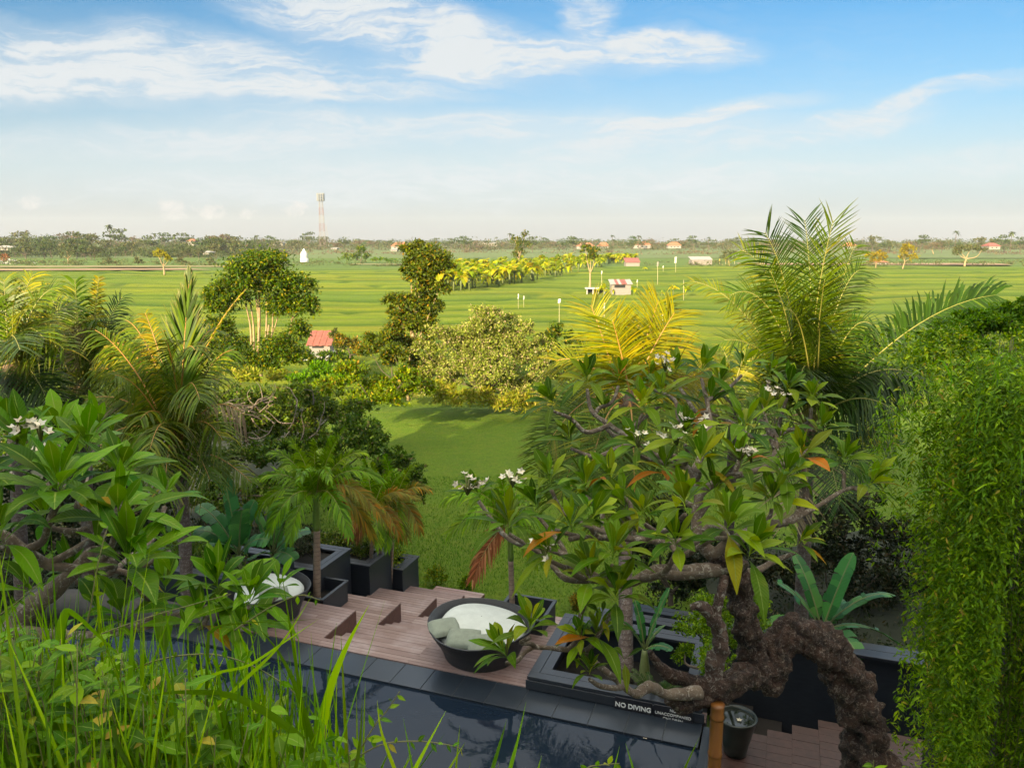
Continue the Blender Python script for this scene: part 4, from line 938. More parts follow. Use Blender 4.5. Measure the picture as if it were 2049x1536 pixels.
# yellow-lit palm behind the frangipani
top = at(1258, 830, 15.0); base = at(1252, 1385, 12.6); base[2] = 2.2
palm('coconut palm with yellow sunlit fronds and thick ringed trunk rising from the pool planter', base, top, [
    (1182, 610, .6, .10, dict(leaf='coco_yellow', face=.9)), (1225, 640, -.2, .10, dict(leaf='coco_yellow', face=.9)), (1318, 600, .8, .08, dict(leaf='coco_yellow', face=.9)), (1350, 625, .2, .12, dict(leaf='coco_yellow', face=.9)), (1112, 722, .2, .42, dict(leaf='coco_yellow')),
    (1385, 690, .4, .3, dict(leaf='coco_yellow')), (1415, 760, .2, .3, dict(leaf='coco_yellow')), (1280, 640, 1.4, .2, dict(leaf='coco_yellow')), (1095, 890, -.4, .5, {}), (1120, 1000, -.6, .55, {}), (1170, 990, -1.2, .5, {}), (1330, 950, -1.0, .5, {}), (1390, 900, -.2, .45, {}), (1270, 1000, -1.4, .5, {}), (1150, 820, 1.4, .5, {}), (1430, 830, 1.0, .45, dict(leaf='coco_yellow')), (1220, 1040, -1.0, .45, {}), (1075, 940, .6, .5, {})],
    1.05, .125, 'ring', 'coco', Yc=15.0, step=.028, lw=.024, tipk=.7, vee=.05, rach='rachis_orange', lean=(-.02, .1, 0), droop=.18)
# second lower yellow palm between them
top = at(1470, 790, 19.0); base = at(1470, 900, 19.0); base[2] = .2
palm('lower sunlit coconut palm half hidden between the two big palms', base, top, [(1400, 700, 0, .25, Yl), (1440, 690, .8, .2, Yl), (1500, 690, 0, .2, Yl), (1545, 715, .3, .3, Yl), (1370, 770, 0, .4, Yl), (1560, 780, 0, .4, {}), (1420, 820, -1, .5, Yl), (1520, 840, -1, .5, {}), (1350, 830, .5, .4, {}), (1380, 735, 0, .3, Yl)], .85, .13, 'ring', 'coco', step=.045, lw=.03, fibre=False)
# left coconut palm
Yl_ = 15.2; base = at(368, 1185, Yl_ - .3); base[2] = .4; top = at(362, 925, Yl_)
palm('coconut palm with one tall upright frond and drooping skirt, left of centre', base, top, [
    (378, 562, .3, .03, dict(face=.95, LL=1.0, vee=.0, lw=.05, step=.03, fa=.62, droop=.0, tipk=1.3)), (290, 625, .5, .2, dict(leaf='coco_yellow', LL=.7)), (205, 700, .9, .62, dict(leaf='coco_yellow', LL=1.0, droop=.9, step=.03)), (492, 578, .4, .12, dict(leaf='coco_yellow', LL=.22, side=-.12, fa=.4, lw=.05)), (190, 660, -.2, .30, {}), (262, 690, .8, .35, {}),
    (470, 700, .6, .45, {}), (490, 830, -.2, .62, dict(leaf='coco_dead', rag=.2)), (445, 880, -.9, .6, {}), (170, 800, -.3, .42, {}), (205, 880, -.8, .5, {}), (260, 960, -1.2, .55, {}), (330, 980, -1.6, .6, {}), (300, 900, -2.0, .5, {}), (420, 960, -1.1, .6, {}), (230, 750, -1.2, .35, {}), (400, 800, -2.2, .5, {}), (440, 760, -1.0, .4, {}), (180, 740, 1.0, .4, {}),
    (503, 965, -.3, .28, dict(leaf='coco', LL=.6)), (150, 830, .4, .4, dict(leaf='coco_dead', rag=.3)), (250, 640, .9, .4, {}), (430, 660, .8, .5, {}), (330, 680, -1.5, .4, {}), (390, 700, -1.6, .5, {}), (280, 840, -1.2, .6, {})], 1.0, .13, 'ring', 'coco', step=.045, rach='rachis_orange', droop=.55)
# left cluster
top = at(168, 800, 18.5); base = at(165, 1100, 18.3); base[2] = .3
palm('tall coconut palm at the far left with erect yellow spear frond', base, top, [
    (198, 552, .2, .04, dict(leaf='coco_yellow', LL=.5, face=.9)), (246, 592, .5, .15, D_), (150, 560, 0, .15, {}), (100, 590, .4, .3, {}), (60, 640, 0, .4, {}), (150, 610, .4, .3, {}), (230, 640, .5, .35, {}), (30, 740, -.3, .45, D_), (60, 830, -.6, .5, D_), (130, 660, -1.2, .3, dict(leaf='coco_dead')), (270, 650, .2, .35, {}), (290, 740, -.3, .4, {}), (220, 700, -1.2, .35, {}), (110, 900, -.8, .5, D_), (200, 880, -1, .5, D_), (250, 820, .6, .45, {}), (70, 700, 1, .4, {}), (170, 640, 1.2, .2, {}), (30, 620, .8, .3, {}), (120, 760, -1, .5, {}), (200, 640, -.9, .5, {}), (240, 760, -.8, .5, {}), (150, 850, -1.2, .5, {})],
    1.05, .15, 'ring', 'coco', step=.048, lw=.036, droop=.34)
top = at(28, 760, 16.5); base = at(20, 1100, 16.3); base[2] = .3
palm('leaning coconut palm cut by the left edge of the view with golden drooping fronds', base, top, [
    (68, 548, .6, .3, Yl), (120, 575, .3, .45, {}), (-70, 560, 0, .2, {}), (8, 558, .4, .2, {}), (55, 620, -.8, .4, Yl), (110, 650, -.4, .4, dict(leaf='coco_yellow', droop=.8)), (130, 700, -.6, .45, {}), (-90, 700, 0, .4, D_), (90, 790, -.8, .5, D_), (0, 840, -1, .5, D_), (-60, 800, -.5, .5, D_), (20, 660, 1.4, .3, {}), (150, 610, .8, .35, {}), (40, 700, -1.8, .4, D_), (120, 840, .3, .5, D_), (30, 600, -.5, .4, {}), (90, 680, -1.2, .5, {}), (-20, 700, -1.0, .5, {}), (60, 760, .5, .5, {})],
    1.05, .15, 'ring', 'coco', step=.048, lw=.036, droop=.34)
# slim palms (arching fronds, green crownshaft)
def slim(label, base, shaft0, top, fr, LL, r, leaf='areca', group=None, name='slim_palm', **kw):
    th = palm(label, base, shaft0, [], LL, r, 'ring_thin', name=name, fibre=False, group=group, jit=.03)
    mb = MB(); mb.tube([shaft0, (np.array(shaft0) + top) / 2, top], [r * 1.02, r * .95, r * .6], 8, sub=3); mb.build('green_shaft', B['shaft'], th)
    for tx, ty, dY, sag, *o in fr:
        o = o[0] if o else {}; kx = dict(step=.034, lw=.038, droop=.5, rr=.014, stem=.08, vee=.45, fa=.95, nseg=3); kx.update(kw); kx.update({a: b for a, b in o.items() if a != 'leaf'})
        frond(th, np.array(top) + [0, 0, -.05], at(tx, ty, top[1] + dY), sag, o.get('LLx', LL) if 'LLx' in o else LL, [G[o.get('leaf', leaf)], B['rachis']], **{a: b for a, b in kx.items() if a != 'LLx'})
    return th
Yq = 16.1; b0 = at(634, 1206, Yq); b0[2] = 2.0
slim('slim palm with arching feathery fronds in the small grey-rimmed planter', b0, at(634, 1060, Yq), at(632, 985, Yq), [
    (628, 880, .1, .05, dict(face=.9)), (665, 872, .3, .15, dict(face=.9)), (690, 858, -.2, .22), (585, 885, .2, .25), (540, 905, .3, .38), (512, 960, -.1, .42), (500, 1040, -.3, .55), (540, 1060, -.8, .6), (580, 1080, -.9, .6), (730, 905, .2, .4), (762, 960, 0, .5), (768, 1040, -.2, .6, dict(leaf='areca_orange')), (700, 1070, -.9, .6), (660, 960, -1.2, .5), (600, 960, -1.3, .5), (640, 900, 1.1, .3), (745, 1070, .3, .6, dict(leaf='areca_orange'))], .42, .082)
for i, (bx, by, tx, ty, Yc) in enumerate([(735, 1140, 748, 1010, 18.2), (752, 1145, 765, 1015, 18.5), (775, 1140, 790, 1000, 18.8)]):
    b0 = at(bx, by, Yc); b0[2] = .3
    slim(['left stem of the clump of thin palms behind the slim palm', 'middle stem of the clump of thin palms behind the slim palm', 'right stem of the thin palm clump, with orange fronds towards the lawn'][i], b0, at(tx - 3, ty + 35, Yc), at(tx, ty, Yc), [
        (tx - 60, ty - 50, 0, .35), (tx - 20, ty - 90, .2, .2), (tx + 40, ty - 70, 0, .3), (tx + 70, ty - 20, 0, .45, dict(leaf='areca_orange')), (tx + 50, ty + 60, -.3, .55, dict(leaf='areca_orange')), (tx - 50, ty + 60, -.3, .5, dict(leaf='dead_red')), (tx + 10, ty + 80, -.8, .5), (tx, ty - 60, .8, .3)], .40, .05)
b0 = at(1027, 1262, 14.6); b0[2] = 1.95
slim('thin-stemmed palm in the square planter behind the round daybed', b0, at(1022, 1120, 14.5), at(1020, 1045, 14.4), [
    (900, 1065, 0, .5, dict(leaf='areca')), (890, 1000, .2, .45), (925, 985, -.3, .4), (960, 960, .2, .3), (940, 1030, -.6, .5), (1090, 985, .3, .4), (1110, 1060, 0, .5), (1075, 1120, -.3, .6), (1000, 950, .3, .2), (1040, 960, .8, .2),
    (945, 1160, -.4, .35, dict(leaf='dead_red', rag=.1)), (955, 1130, -.2, .4, dict(leaf='dead_red')), (1060, 1010, -1, .4)], .42, .058, droop=.6)
# banana plants near the garden
def banana(label, base, hub, leaves, Yc, wd=.42, leaf='banana'):
    th = thing('banana_plant', base, label, 'banana plant'); mb = MB(); mb.tube([base, (np.array(base) + hub) / 2, hub], [.11, .09, .05], 8); mb.build('stem', B['pseudostem'], th)
    for tx, ty, dY, sag, *w in leaves:
        w_ = w[0] if w else wd; tip = at(tx, ty, Yc + dY); c = bez(hub, tip, sag, 40); T = norm(np.gradient(c, axis=0)); n = len(c)
        Sd = norm(np.cross(T, [0, 0, 1.]) + [.02, 0, 0]); N = np.cross(Sd, T); mb = MB()
        mb.tube(c[::4], np.linspace(.022, .006, len(c[::4])), 5, sub=1, mat=1)
        roll = rng.normal(0, .35); Sd = Sd * math.cos(roll) + N * math.sin(roll); N = np.cross(Sd, T)
        tt = np.linspace(0, 1, n); wp = np.clip((tt - .12) / .12, 0, 1) ** .7 * np.sqrt(np.clip(1 - ((tt - .5) / .5) ** 4, 0.004, 1)) * w_ / 2
        for sg in (1, -1):
            i = 4
            while i < n - 1:
                j = min(n - 1, i + int(rng.integers(2, 9))); off = rng.normal(0, .06); Vv = []; Aa = []; r0 = rng.random() * .6 + .2
                dr = rng.uniform(.1, .5)
                for q in range(i, j + 1):
                    for a in (0, .5, 1.0):
                        p = c[q] + Sd[q] * sg * wp[q] * a + N[q] * wp[q] * (.25 * a + off * a) + T[q] * wp[q] * .25 * a - np.array([0, 0, 1]) * wp[q] * dr * a * a
                        Vv.append(p); Aa.append((r0, tt[q], a, r0))
                rows = j - i + 1; mb.add(Vv, [(q * 3 + a, q * 3 + a + 1, (q + 1) * 3 + a + 1, (q + 1) * 3 + a) for q in range(rows - 1) for a in (0, 1)], Aa, 0, True)
                i = j
        mb.build('leaf', [G[leaf], B['pseudostem']], th)
    return th
def gl(px, py, Y, z): q = at(px, py, Y); q[2] = z; return q
banana('banana plant with broad pale leaf beside the left coconut trunk', gl(470, 1180, 15.6, .3), at(478, 1110, 15.6), [(448, 955, 0, .1, .5), (395, 1010, .3, .3), (510, 1000, .3, .25), (420, 1090, -.4, .35), (540, 1080, -.2, .35), (390, 1060, .2, .3), (485, 1020, -.8, .2)], 15.6)
banana('banana plant with dark hanging leaves left of the slim palm', gl(545, 1170, 16.3, .3), at(545, 1110, 16.3), [(500, 1010, 0, .2, .5), (600, 1010, 0, .35), (620, 1060, .4, .3), (560, 1000, .5, .2), (500, 1120, -.6, .3), (590, 1120, -.5, .3)], 16.3)
banana('banana plant with glossy torn leaves right of the grey palm trunk', gl(1640, 1290, 12.9, .3), at(1645, 1262, 12.9), [(1708, 1105, .1, .1, .40), (1790, 1190, 0, .35, .34), (1722, 1320, -.8, .45, .42), (1555, 1165, .1, .25, .34), (1535, 1250, -.2, .25, .34), (1590, 1110, .6, .2, .34), (1690, 1200, .6, .3, .3), (1800, 1290, -.2, .35, .3)], 12.9)
banana('small banana plant inside the large black planter', gl(1290, 1350, 12.6, 2.2), at(1290, 1300, 12.6), [(1340, 1176, .1, .12, .24), (1345, 1300, -.3, .3, .22), (1240, 1240, 0, .25, .2), (1330, 1250, .3, .2, .2), (1270, 1200, .2, .2, .2)], 12.6)
# dark fern in the planter
th = thing('fern', gl(1300, 1370, 12.0, 2.3), 'dark feathery fern in the shadow of the large planter', 'fern')
for i in range(16):
    a = rng.random() * 6.28; c0 = gl(1310, 1360, 12.0, 2.25); tip = c0 + np.array([math.cos(a) * .55, math.sin(a) * .4, rng.uniform(.1, .5)])
    frond(th, c0, tip, .3, .11, [G['coco_dark'], B['tree_dark']], step=.02, lw=.02, stem=.1, rr=.006, droop=.2, nseg=2)

# ------------------------------------------------------------------ frangipani trees
FPROF = [.05, .10, .42, .80, 1.0, .88, .50, .04]
def rosette(mb, P, ax, n, L, Wf=.235, spread=1.0):
    P = np.array(P, float); ax = norm(np.array(ax, float)); x = norm(np.cross(ax, [.3, .9, .1])); y = np.cross(ax, x)
    i = np.arange(n); f = (i + .5) / n; th_ = i * 2.39996 + rng.random() * 6; ph = (.22 + 1.0 * f ** .9 * spread) + rng.normal(0, .10, n)
    rad = np.cos(th_)[:, None] * x + np.sin(th_)[:, None] * y
    D = norm(rad * np.sin(ph)[:, None] + ax * np.cos(ph)[:, None] + rng.normal(0, .05, (n, 3)))
    N = norm(ax * np.sin(ph)[:, None] - rad * np.cos(ph)[:, None] + rng.normal(0, .12, (n, 3)))
    Ls = L * (1 - .35 * (1 - f)) * rng.uniform(.72, 1.1, n); old = np.clip(rng.random(n) * .86 + (f > .8) * (rng.random(n) < .3) * .3, 0, 1)
    mb.blades(P + ax * ((1 - f) * .06 * L / .3)[:, None] - ax * .03, D, N, Ls, Ls * Wf * rng.uniform(.85, 1.15, n), rng.uniform(.15, .55, n) * (.35 + f), 7, FPROF, .22, rnd=old)
def flowers(th, P, n=9, r=.07):
    mb = MB(); P = np.array(P, float)
    for i in range(n):
        c = P + rng.normal(0, r, 3) * [1, 1, .5]; up = norm(np.array([rng.normal(0, .5), -.5 + rng.normal(0, .4), 1.0])); x = norm(np.cross(up, [1, .2, .1])); y = np.cross(up, x)
        a = np.arange(5) * 1.2566 + rng.random(); D = np.cos(a)[:, None] * x + np.sin(a)[:, None] * y + up * .45
        mb.rhombs(np.tile(c, (5, 1)), D, np.tile(up, (5, 1)), .030, .020)
        mb.tube([P - [0, 0, .08], (P + c) / 2, c], [.006, .004, .003], 4, sub=1, mat=1)
    mb.build('flower_cluster', [G['petal'], B['stem']], th)
def branch(mb, a, b, r0, r1, sag=-.12, seg=7, jit=.12):
    a = np.array(a, float); b = np.array(b, float); L = np.linalg.norm(b - a)
    m1 = a * .66 + b * .34 + np.array([rng.normal(0, .05), rng.normal(0, .05), sag + rng.normal(0, .04)]) * L
    m2 = a * .3 + b * .7 + np.array([rng.normal(0, .06), rng.normal(0, .05), sag * .9 + rng.normal(0, .04)]) * L
    mb.tube([a, m1, m2, b], [r0, r0 * .8 + r1 * .2, r0 * .4 + r1 * .6, r1], seg, sub=5, jit=jit, nscale=14)
def A(px, py, Y): return at(px, py, Y)
th = thing('frangipani_tree', gl(1745, 1560, 5.4, 2.2), 'gnarled old frangipani with a huge arching trunk and wide crown of leaf rosettes', 'frangipani tree')
mb = MB()
def trunkline(pts, jit=.40, seg=44, sub=16, ns=7.5, mat=0):
    mb.tube([A(x, y, Y) for x, y, Y, r in pts], [r * .84 * pxm(x, y, Y) for x, y, Y, r in pts], seg, sub=sub, jit=jit, nscale=ns, mat=mat, ridge=.30)
q0 = A(1752, 1620, 5.2)
mb.tube([[q0[0] + .5, q0[1] + .1, 2.2], [q0[0] + .25, q0[1] + .1, 4.2], q0, A(1738, 1536, 5.2)], [.42, .27, 50 * pxm(1752, 1600, 5.2), 50 * pxm(1738, 1536, 5.2)], 44, sub=16, jit=.4, nscale=7.5, ridge=.30)
trunkline([(1738, 1545, 5.2, 52), (1728, 1460, 5.15, 50), (1708, 1390, 5.1, 48), (1672, 1322, 5.05, 46), (1630, 1278, 5.0, 44), (1590, 1268, 5.0, 42), (1562, 1296, 4.95, 36), (1542, 1335, 4.9, 36), (1512, 1338, 4.9, 36)])
trunkline([(1560, 1345, 4.92, 20), (1545, 1362, 4.9, 30), (1528, 1352, 4.9, 26)], sub=5)
trunkline([(1535, 1345, 4.9, 30), (1508, 1300, 4.9, 33), (1492, 1240, 4.85, 30), (1484, 1180, 4.85, 31), (1462, 1135, 4.85, 33), (1432, 1108, 4.85, 26)])
trunkline([(1530, 1345, 4.85, 30), (1490, 1350, 4.8, 30), (1450, 1372, 4.75, 32), (1410, 1392, 4.7, 30), (1365, 1400, 4.65, 27), (1335, 1395, 4.6, 16)], ns=6.5)
trunkline([(1420, 1375, 4.72, 26), (1350, 1352, 4.68, 17), (1310, 1320, 4.66, 13), (1300, 1302, 4.65, 6)], jit=.35, seg=14)
mb.build('trunk', B['gnarl_dark'], th)
mb = MB()
trunkline([(1425, 1385, 4.72, 28), (1432, 1330, 4.72, 22), (1441, 1275, 4.72, 17), (1428, 1235, 4.72, 17), (1402, 1212, 4.72, 14), (1382, 1216, 4.72, 9)], seg=14)
trunkline([(1428, 1235, 4.72, 15), (1442, 1190, 4.74, 12), (1448, 1150, 4.8, 14)], seg=12)
mb.build('side_trunk', B['gnarl'], th)
mb = MB()
def bl_(pts, jit=.22, seg=12, sub=8): mb.tube([A(x, y, Y) for x, y, Y, r in pts], [r * .8 * pxm(x, y, Y) for x, y, Y, r in pts], seg, sub=sub, jit=jit, nscale=12)
main = {
    'left': [(1450, 1138, 4.85, 19), (1380, 1140, 4.7, 15), (1310, 1142, 4.5, 14), (1255, 1168, 4.4, 12), (1205, 1160, 4.3, 9)],
    'up': [(1432, 1112, 4.85, 20), (1400, 1085, 4.85, 15), (1393, 1040, 4.9, 13), (1398, 990, 5.0, 12), (1385, 950, 5.2, 10), (1350, 915, 5.4, 8), (1300, 895, 5.5, 7)],
    'right': [(1445, 1120, 4.9, 18), (1480, 1075, 5.0, 13), (1530, 1050, 5.1, 11), (1585, 1040, 5.2, 9), (1612, 990, 5.3, 8), (1607, 925, 5.4, 6)],
    'mid': [(1398, 990, 5.0, 11), (1440, 960, 5.3, 9), (1500, 945, 5.6, 8), (1545, 925, 5.8, 7), (1555, 870, 6.0, 6)],
    'up2': [(1385, 950, 5.2, 10), (1405, 905, 5.6, 8), (1420, 850, 5.9, 7), (1415, 800, 6.1, 6)],
    'upl': [(1385, 950, 5.2, 9), (1310, 905, 5.7, 8), (1250, 870, 5.9, 7), (1190, 830, 6.0, 6)],
    'cl': [(1400, 1080, 4.8, 12), (1340, 1085, 4.6, 9), (1240, 1075, 4.4, 8), (1170, 1075, 4.3, 7), (1110, 1060, 4.3, 6)],
    'low': [(1400, 1385, 4.6, 18), (1335, 1388, 4.5, 12), (1300, 1372, 4.4, 14), (1272, 1388, 4.3, 11), (1235, 1360, 4.25, 8), (1190, 1325, 4.2, 8), (1160, 1303, 4.15, 7), (1110, 1297, 4.1, 6), (1070, 1293, 4.1, 6)],
    'dist': [(1585, 1040, 5.2, 8), (1640, 1010, 5.3, 6), (1690, 980, 5.4, 5), (1730, 975, 5.4, 5)],
    'kink': [(1425, 1112, 4.82, 12), (1455, 1080, 4.75, 11), (1430, 1050, 4.7, 9), (1405, 1062, 4.7, 8)],
}
anch = []
for k_, pts in main.items():
    bl_(pts)
    for i in range(len(pts)):
        anch.append((A(*pts[i][:3]), pts[i][3] * pxm(*pts[i][:3])))
        if i < len(pts) - 1: anch.append(((A(*pts[i][:3]) + A(*pts[i + 1][:3])) / 2, pts[i][3] * pxm(*pts[i][:3]) * .9))
# rosettes: px, py, Y, leaf length m, axis tilt(x), n
ROS = [(1174, 762, 6.2, .33, -.2), (1238, 756, 6.3, .32, .1), (1105, 806, 5.9, .33, -.4), (1323, 792, 6.1, .34, 0), (1404, 742, 6.3, .33, 0), (1484, 735, 6.4, .32, .1), (1440, 770, 6.5, .32, 0), (1575, 780, 6.2, .32, .1), (1625, 800, 6.1, .31, .3), (1285, 812, 6.0, .33, -.1),
       (1275, 893, 5.4, .36, -.3), (1371, 872, 5.2, .36, 0), (1490, 858, 5.5, .36, .1), (1482, 930, 5.0, .36, 0), (1222, 960, 5.0, .33, -.2), (1101, 962, 4.9, .30, -.3), (1172, 975, 4.8, .32, 0), (1018, 1050, 4.5, .34, -.1), (1141, 1058, 4.2, .31, 0), (1184, 1038, 4.3, .31, .2),
       (1371, 1010, 4.2, .36, -.1), (1456, 1058, 4.2, .34, .1), (1101, 1104, 4.2, .27, -.3), (1182, 1158, 4.1, .33, -.2), (1226, 1112, 4.1, .32, .1), (1500, 1110, 4.1, .34, .35), (1573, 955, 5.2, .32, .1), (1605, 912, 5.4, .31, 0), (1686, 925, 5.5, .32, .2), (1738, 972, 5.3, .34, .4), (1352, 1085, 4.1, .28, -.2),
       (1060, 1256, 3.9, .26, 0), (1010, 1308, 3.9, .27, -.6), (1162, 1276, 4.0, .22, -.3), (1194, 1268, 4.05, .26, .2), (1180, 1340, 4.0, .20, 0), (1232, 1195, 4.0, .30, .1), (1140, 880, 5.9, .30, -.3), (1210, 830, 6.2, .31, -.1), (1350, 745, 6.6, .31, 0), (1530, 830, 6.0, .33, 0), (1420, 810, 6.2, .33, 0), (1640, 860, 5.9, .31, .3), (1330, 940, 5.2, .33, -.2), (1430, 985, 4.9, .33, .1), (1075, 1015, 4.8, .30, -.3),
       (1545, 1000, 5.1, .32, .1), (1290, 1030, 4.6, .30, -.1), (1250, 1010, 4.7, .31, -.2), (1540, 745, 6.7, .30, .1), (1300, 760, 6.7, .30, 0), (955, 985, 4.9, .26, -.4), (1310, 1255, 4.2, .0, 0), (1400, 925, 5.0, .33, 0), (1600, 1085, 5.0, .26, .3)]
ROS = [r for r in ROS if r[3] > 0]
for px, py, Y, L, tx in ROS:
    P = A(px, py + 12, Y)
    best = min(anch, key=lambda a: np.linalg.norm(a[0] - P) + max(0, a[0][2] - P[2] + .15) * 2.5 + (0 if np.linalg.norm(a[0] - P) > .1 else .05))
    d = np.linalg.norm(best[0] - P)
    e = P - norm(np.array([tx, -.05, 1.0])) * .02
    branch(mb, best[0], e, min(best[1] * .8, .012 + d * .03), .013, -.10 if d > .3 else -.02)
mb.build('branch', B['twig'], th)
mb = MB()
for px, py, Y, L, tx in ROS: rosette(mb, A(px, py, Y), [tx + rng.normal(0, .12), -.18 + rng.normal(0, .15), 1.0], int(rng.integers(13, 18)), L * 1.16)
# loose single leaves along the twigs
for (px, py, Y, n, L) in [(1160, 1305, 4.1, 4, .12), (1205, 1230, 4.0, 5, .2), (1250, 1320, 4.2, 3, .25), (1455, 1010, 4.6, 6, .25), (1560, 880, 5.6, 8, .25)]:
    rosette(mb, A(px, py, Y), [.1, -.3, 1], n, L)
mb.build('crown', G['frangi'], th)
for px, py, Y, n in [(1371, 838, 5.2, 14), (1482, 898, 5.0, 10), (935, 966, 4.8, 12), (1025, 950, 4.7, 8), (1332, 722, 6.0, 8), (1555, 782, 6.0, 9), (1278, 872, 5.2, 5), (1090, 1090, 4.2, 4), (1355, 868, 5.2, 6), (1505, 902, 5.0, 5)]: flowers(th, A(px, py, Y), n, .055)
# bamboo prop
th = thing('bamboo_prop', gl(1436, 1600, 4.62, 2.3), 'thick orange-brown bamboo pole propping up the gnarled branch', 'bamboo pole')
m, t, bs, out = newmat('bamboo'); tcn = t.new('ShaderNodeTexCoord'); n = t.noise(t.mapping(tcn.outputs['Object'], (6, 6, .8)), 3, 5, .6)
t.link(t.mix(n, (.13, .04, .008), (.32, .13, .028)), bs.inputs['Base Color']); bs.inputs['Roughness'].default_value = .35; M_BAM = m
mb = MB(); bt = A(1436, 1408, 4.62); zs = [2.3]; 
while zs[-1] < bt[2] - .05: zs.append(min(bt[2], zs[-1] + .27))
r_ = 13.5 * pxm(1436, 1470, 4.62)
for i in range(len(zs) - 1):
    a, b = zs[i], zs[i + 1]; mb.tube([[bt[0], bt[1], a], [bt[0], bt[1], a + .012], [bt[0], bt[1], a + .03], [bt[0], bt[1], b - .02], [bt[0], bt[1], b]], [r_ * 1.0, r_ * 1.08, r_ * .96, r_ * .97, r_ * 1.06], 20, sub=1, cap=i == len(zs) - 2)
mb.build('pole', M_BAM, th)

# left frangipani
th = thing('frangipani_tree', gl(20, 1400, 3.2, 2.2), 'frangipani at the left edge with long broad leaves close to the viewer', 'frangipani tree')
mb = MB(); anch = []
for pts in [[(-60, 1330, 3.3, 26), (20, 1260, 3.3, 22), (70, 1210, 3.3, 20), (130, 1160, 3.3, 16), (185, 1105, 3.35, 12), (190, 1100, 3.35, 4)], [(-80, 1050, 3.1, 12), (0, 1070, 3.1, 11), (50, 1100, 3.1, 10), (95, 1128, 3.15, 10), (160, 1137, 3.15, 8), (230, 1128, 3.1, 8)], [(95, 1128, 3.15, 8), (150, 1100, 3.2, 7), (190, 1070, 3.3, 6), (215, 1050, 3.4, 6)],
            [(210, 1075, 3.6, 7), (190, 1050, 3.6, 7), (158, 1018, 3.6, 8), (165, 985, 3.6, 7), (150, 960, 3.6, 6)], [(230, 1140, 3.6, 8), (180, 1040, 3.6, 8), (158, 1018, 3.6, 8)], [(20, 1260, 3.3, 12), (150, 1270, 3.1, 9), (260, 1260, 3.0, 8), (420, 1215, 3.0, 7), (500, 1225, 3.0, 6)], [(-60, 1200, 3.3, 14), (-20, 1100, 3.2, 10), (0, 1085, 3.1, 8)]]:
    mb.tube([A(x, y, Y) for x, y, Y, r in pts], [r * pxm(x, y, Y) for x, y, Y, r in pts], 12, sub=6, jit=.2, nscale=12)
    for i in range(len(pts) - 1):
        for f in (0, .5): anch.append((A(*pts[i][:3]) * (1 - f) + A(*pts[i + 1][:3]) * f, pts[i][3] * pxm(*pts[i][:3])))
q0 = A(-60, 1330, 3.3); mb.tube([[q0[0] - .6, q0[1], 2.2], [q0[0] - .3, q0[1], 5], q0], [.16, .12, 26 * pxm(0, 1330, 3.3)], 14, sub=6, jit=.2, nscale=8)
ROL = [(118, 985, 3.0, .37, .05, 26), (2, 1078, 2.9, .36, -.1, 20), (236, 1040, 3.1, .34, .2, 18), (256, 1128, 2.95, .37, .15, 22), (54, 905, 3.4, .36, 0, 20), (175, 900, 3.6, .36, .1, 20), (240, 950, 3.5, .34, .3, 20), (436, 1175, 3.0, .27, .0, 22), (500, 1200, 2.95, .26, .2, 20), (245, 1235, 2.9, .30, 0, 14), (-40, 960, 3.2, .36, -.1, 18), (120, 870, 4.2, .34, 0, 18), (20, 860, 4.3, .34, 0, 18), (200, 860, 4.4, .32, .2, 14), (330, 1180, 3.3, .26, 0, 12), (480, 1255, 2.9, .24, .3, 14), (60, 1180, 3.5, .28, 0, 10), (340, 1090, 3.6, .26, 0, 14), (150, 1150, 3.5, .28, -.1, 14), (330, 1000, 4.2, .30, .2, 14), (560, 1170, 3.2, .20, .2, 12), (90, 1040, 3.6, .32, 0, 16), (400, 1240, 2.9, .24, 0, 12)]
for px, py, Y, L, tx, n in ROL:
    P = A(px, py + 14, Y); best = min(anch, key=lambda a: np.linalg.norm(a[0] - P) + max(0, a[0][2] - P[2]) * 2); branch(mb, best[0], P, min(best[1] * .8, .02), .014, -.1)
mb.build('branch', B['twig'], th)
mb = MB()
for px, py, Y, L, tx, n in ROL: rosette(mb, A(px, py, Y), [tx, -.15 + rng.normal(0, .1), 1.0], max(10, int(n * .85)), L * 1.15, .235)
mb.build('crown', G['frangi_near'], th)
for px, py, Y, n in [(30, 850, 3.3, 4), (78, 848, 3.3, 5), (80, 900, 3.2, 3)]: flowers(th, A(px, py, Y), n, .03)

# ------------------------------------------------------------------ hanging creeper curtain on the right
th = thing('hanging_creeper', (3.6, 5.4, 2.3), 'huge green curtain of creeper hanging down at the right edge', 'creeper')
mb = MB(); tb = MB(); P = []; D = []; N = []
def strand(x, y, z0, z1, dens=42, wob=.05, top=None):
    ln = z0 - z1
    if ln <= .1: return
    k = int(ln * dens); s = np.sort(rng.random(k)); ph = rng.random(4) * 6.28; w = wob * (.4 + s)
    cx = x + w * np.sin(ph[0] + s * ln * 2.1) + w * .5 * np.sin(ph[1] + s * ln * 5); cy = y + w * np.sin(ph[2] + s * ln * 1.7)
    cz = z0 - s * ln
    P.append(np.stack([cx, cy, cz], 1)); a = rng.random(k) * 6.28
    D.append(np.stack([np.cos(a), np.sin(a) * .8 - .15, rng.uniform(-.9, .25, k)], 1)); N.append(np.stack([rng.normal(0, .5, k), -.5 + rng.normal(0, .5, k), rng.uniform(.2, 1.2, k)], 1))
    ss = np.linspace(0, 1, max(4, int(ln * 3))); 0 if rng.random() < .6 or x < 3.7 else tb.tube(np.stack([x + wob * (.4 + ss) * np.sin(ph[0] + ss * ln * 2.1) + wob * (.4 + ss) * .5 * np.sin(ph[1] + ss * ln * 5), y + wob * (.4 + ss) * np.sin(ph[2] + ss * ln * 1.7), z0 - ss * ln], 1), np.full(len(ss), .0035), 3, sub=1)
x0 = 2.70
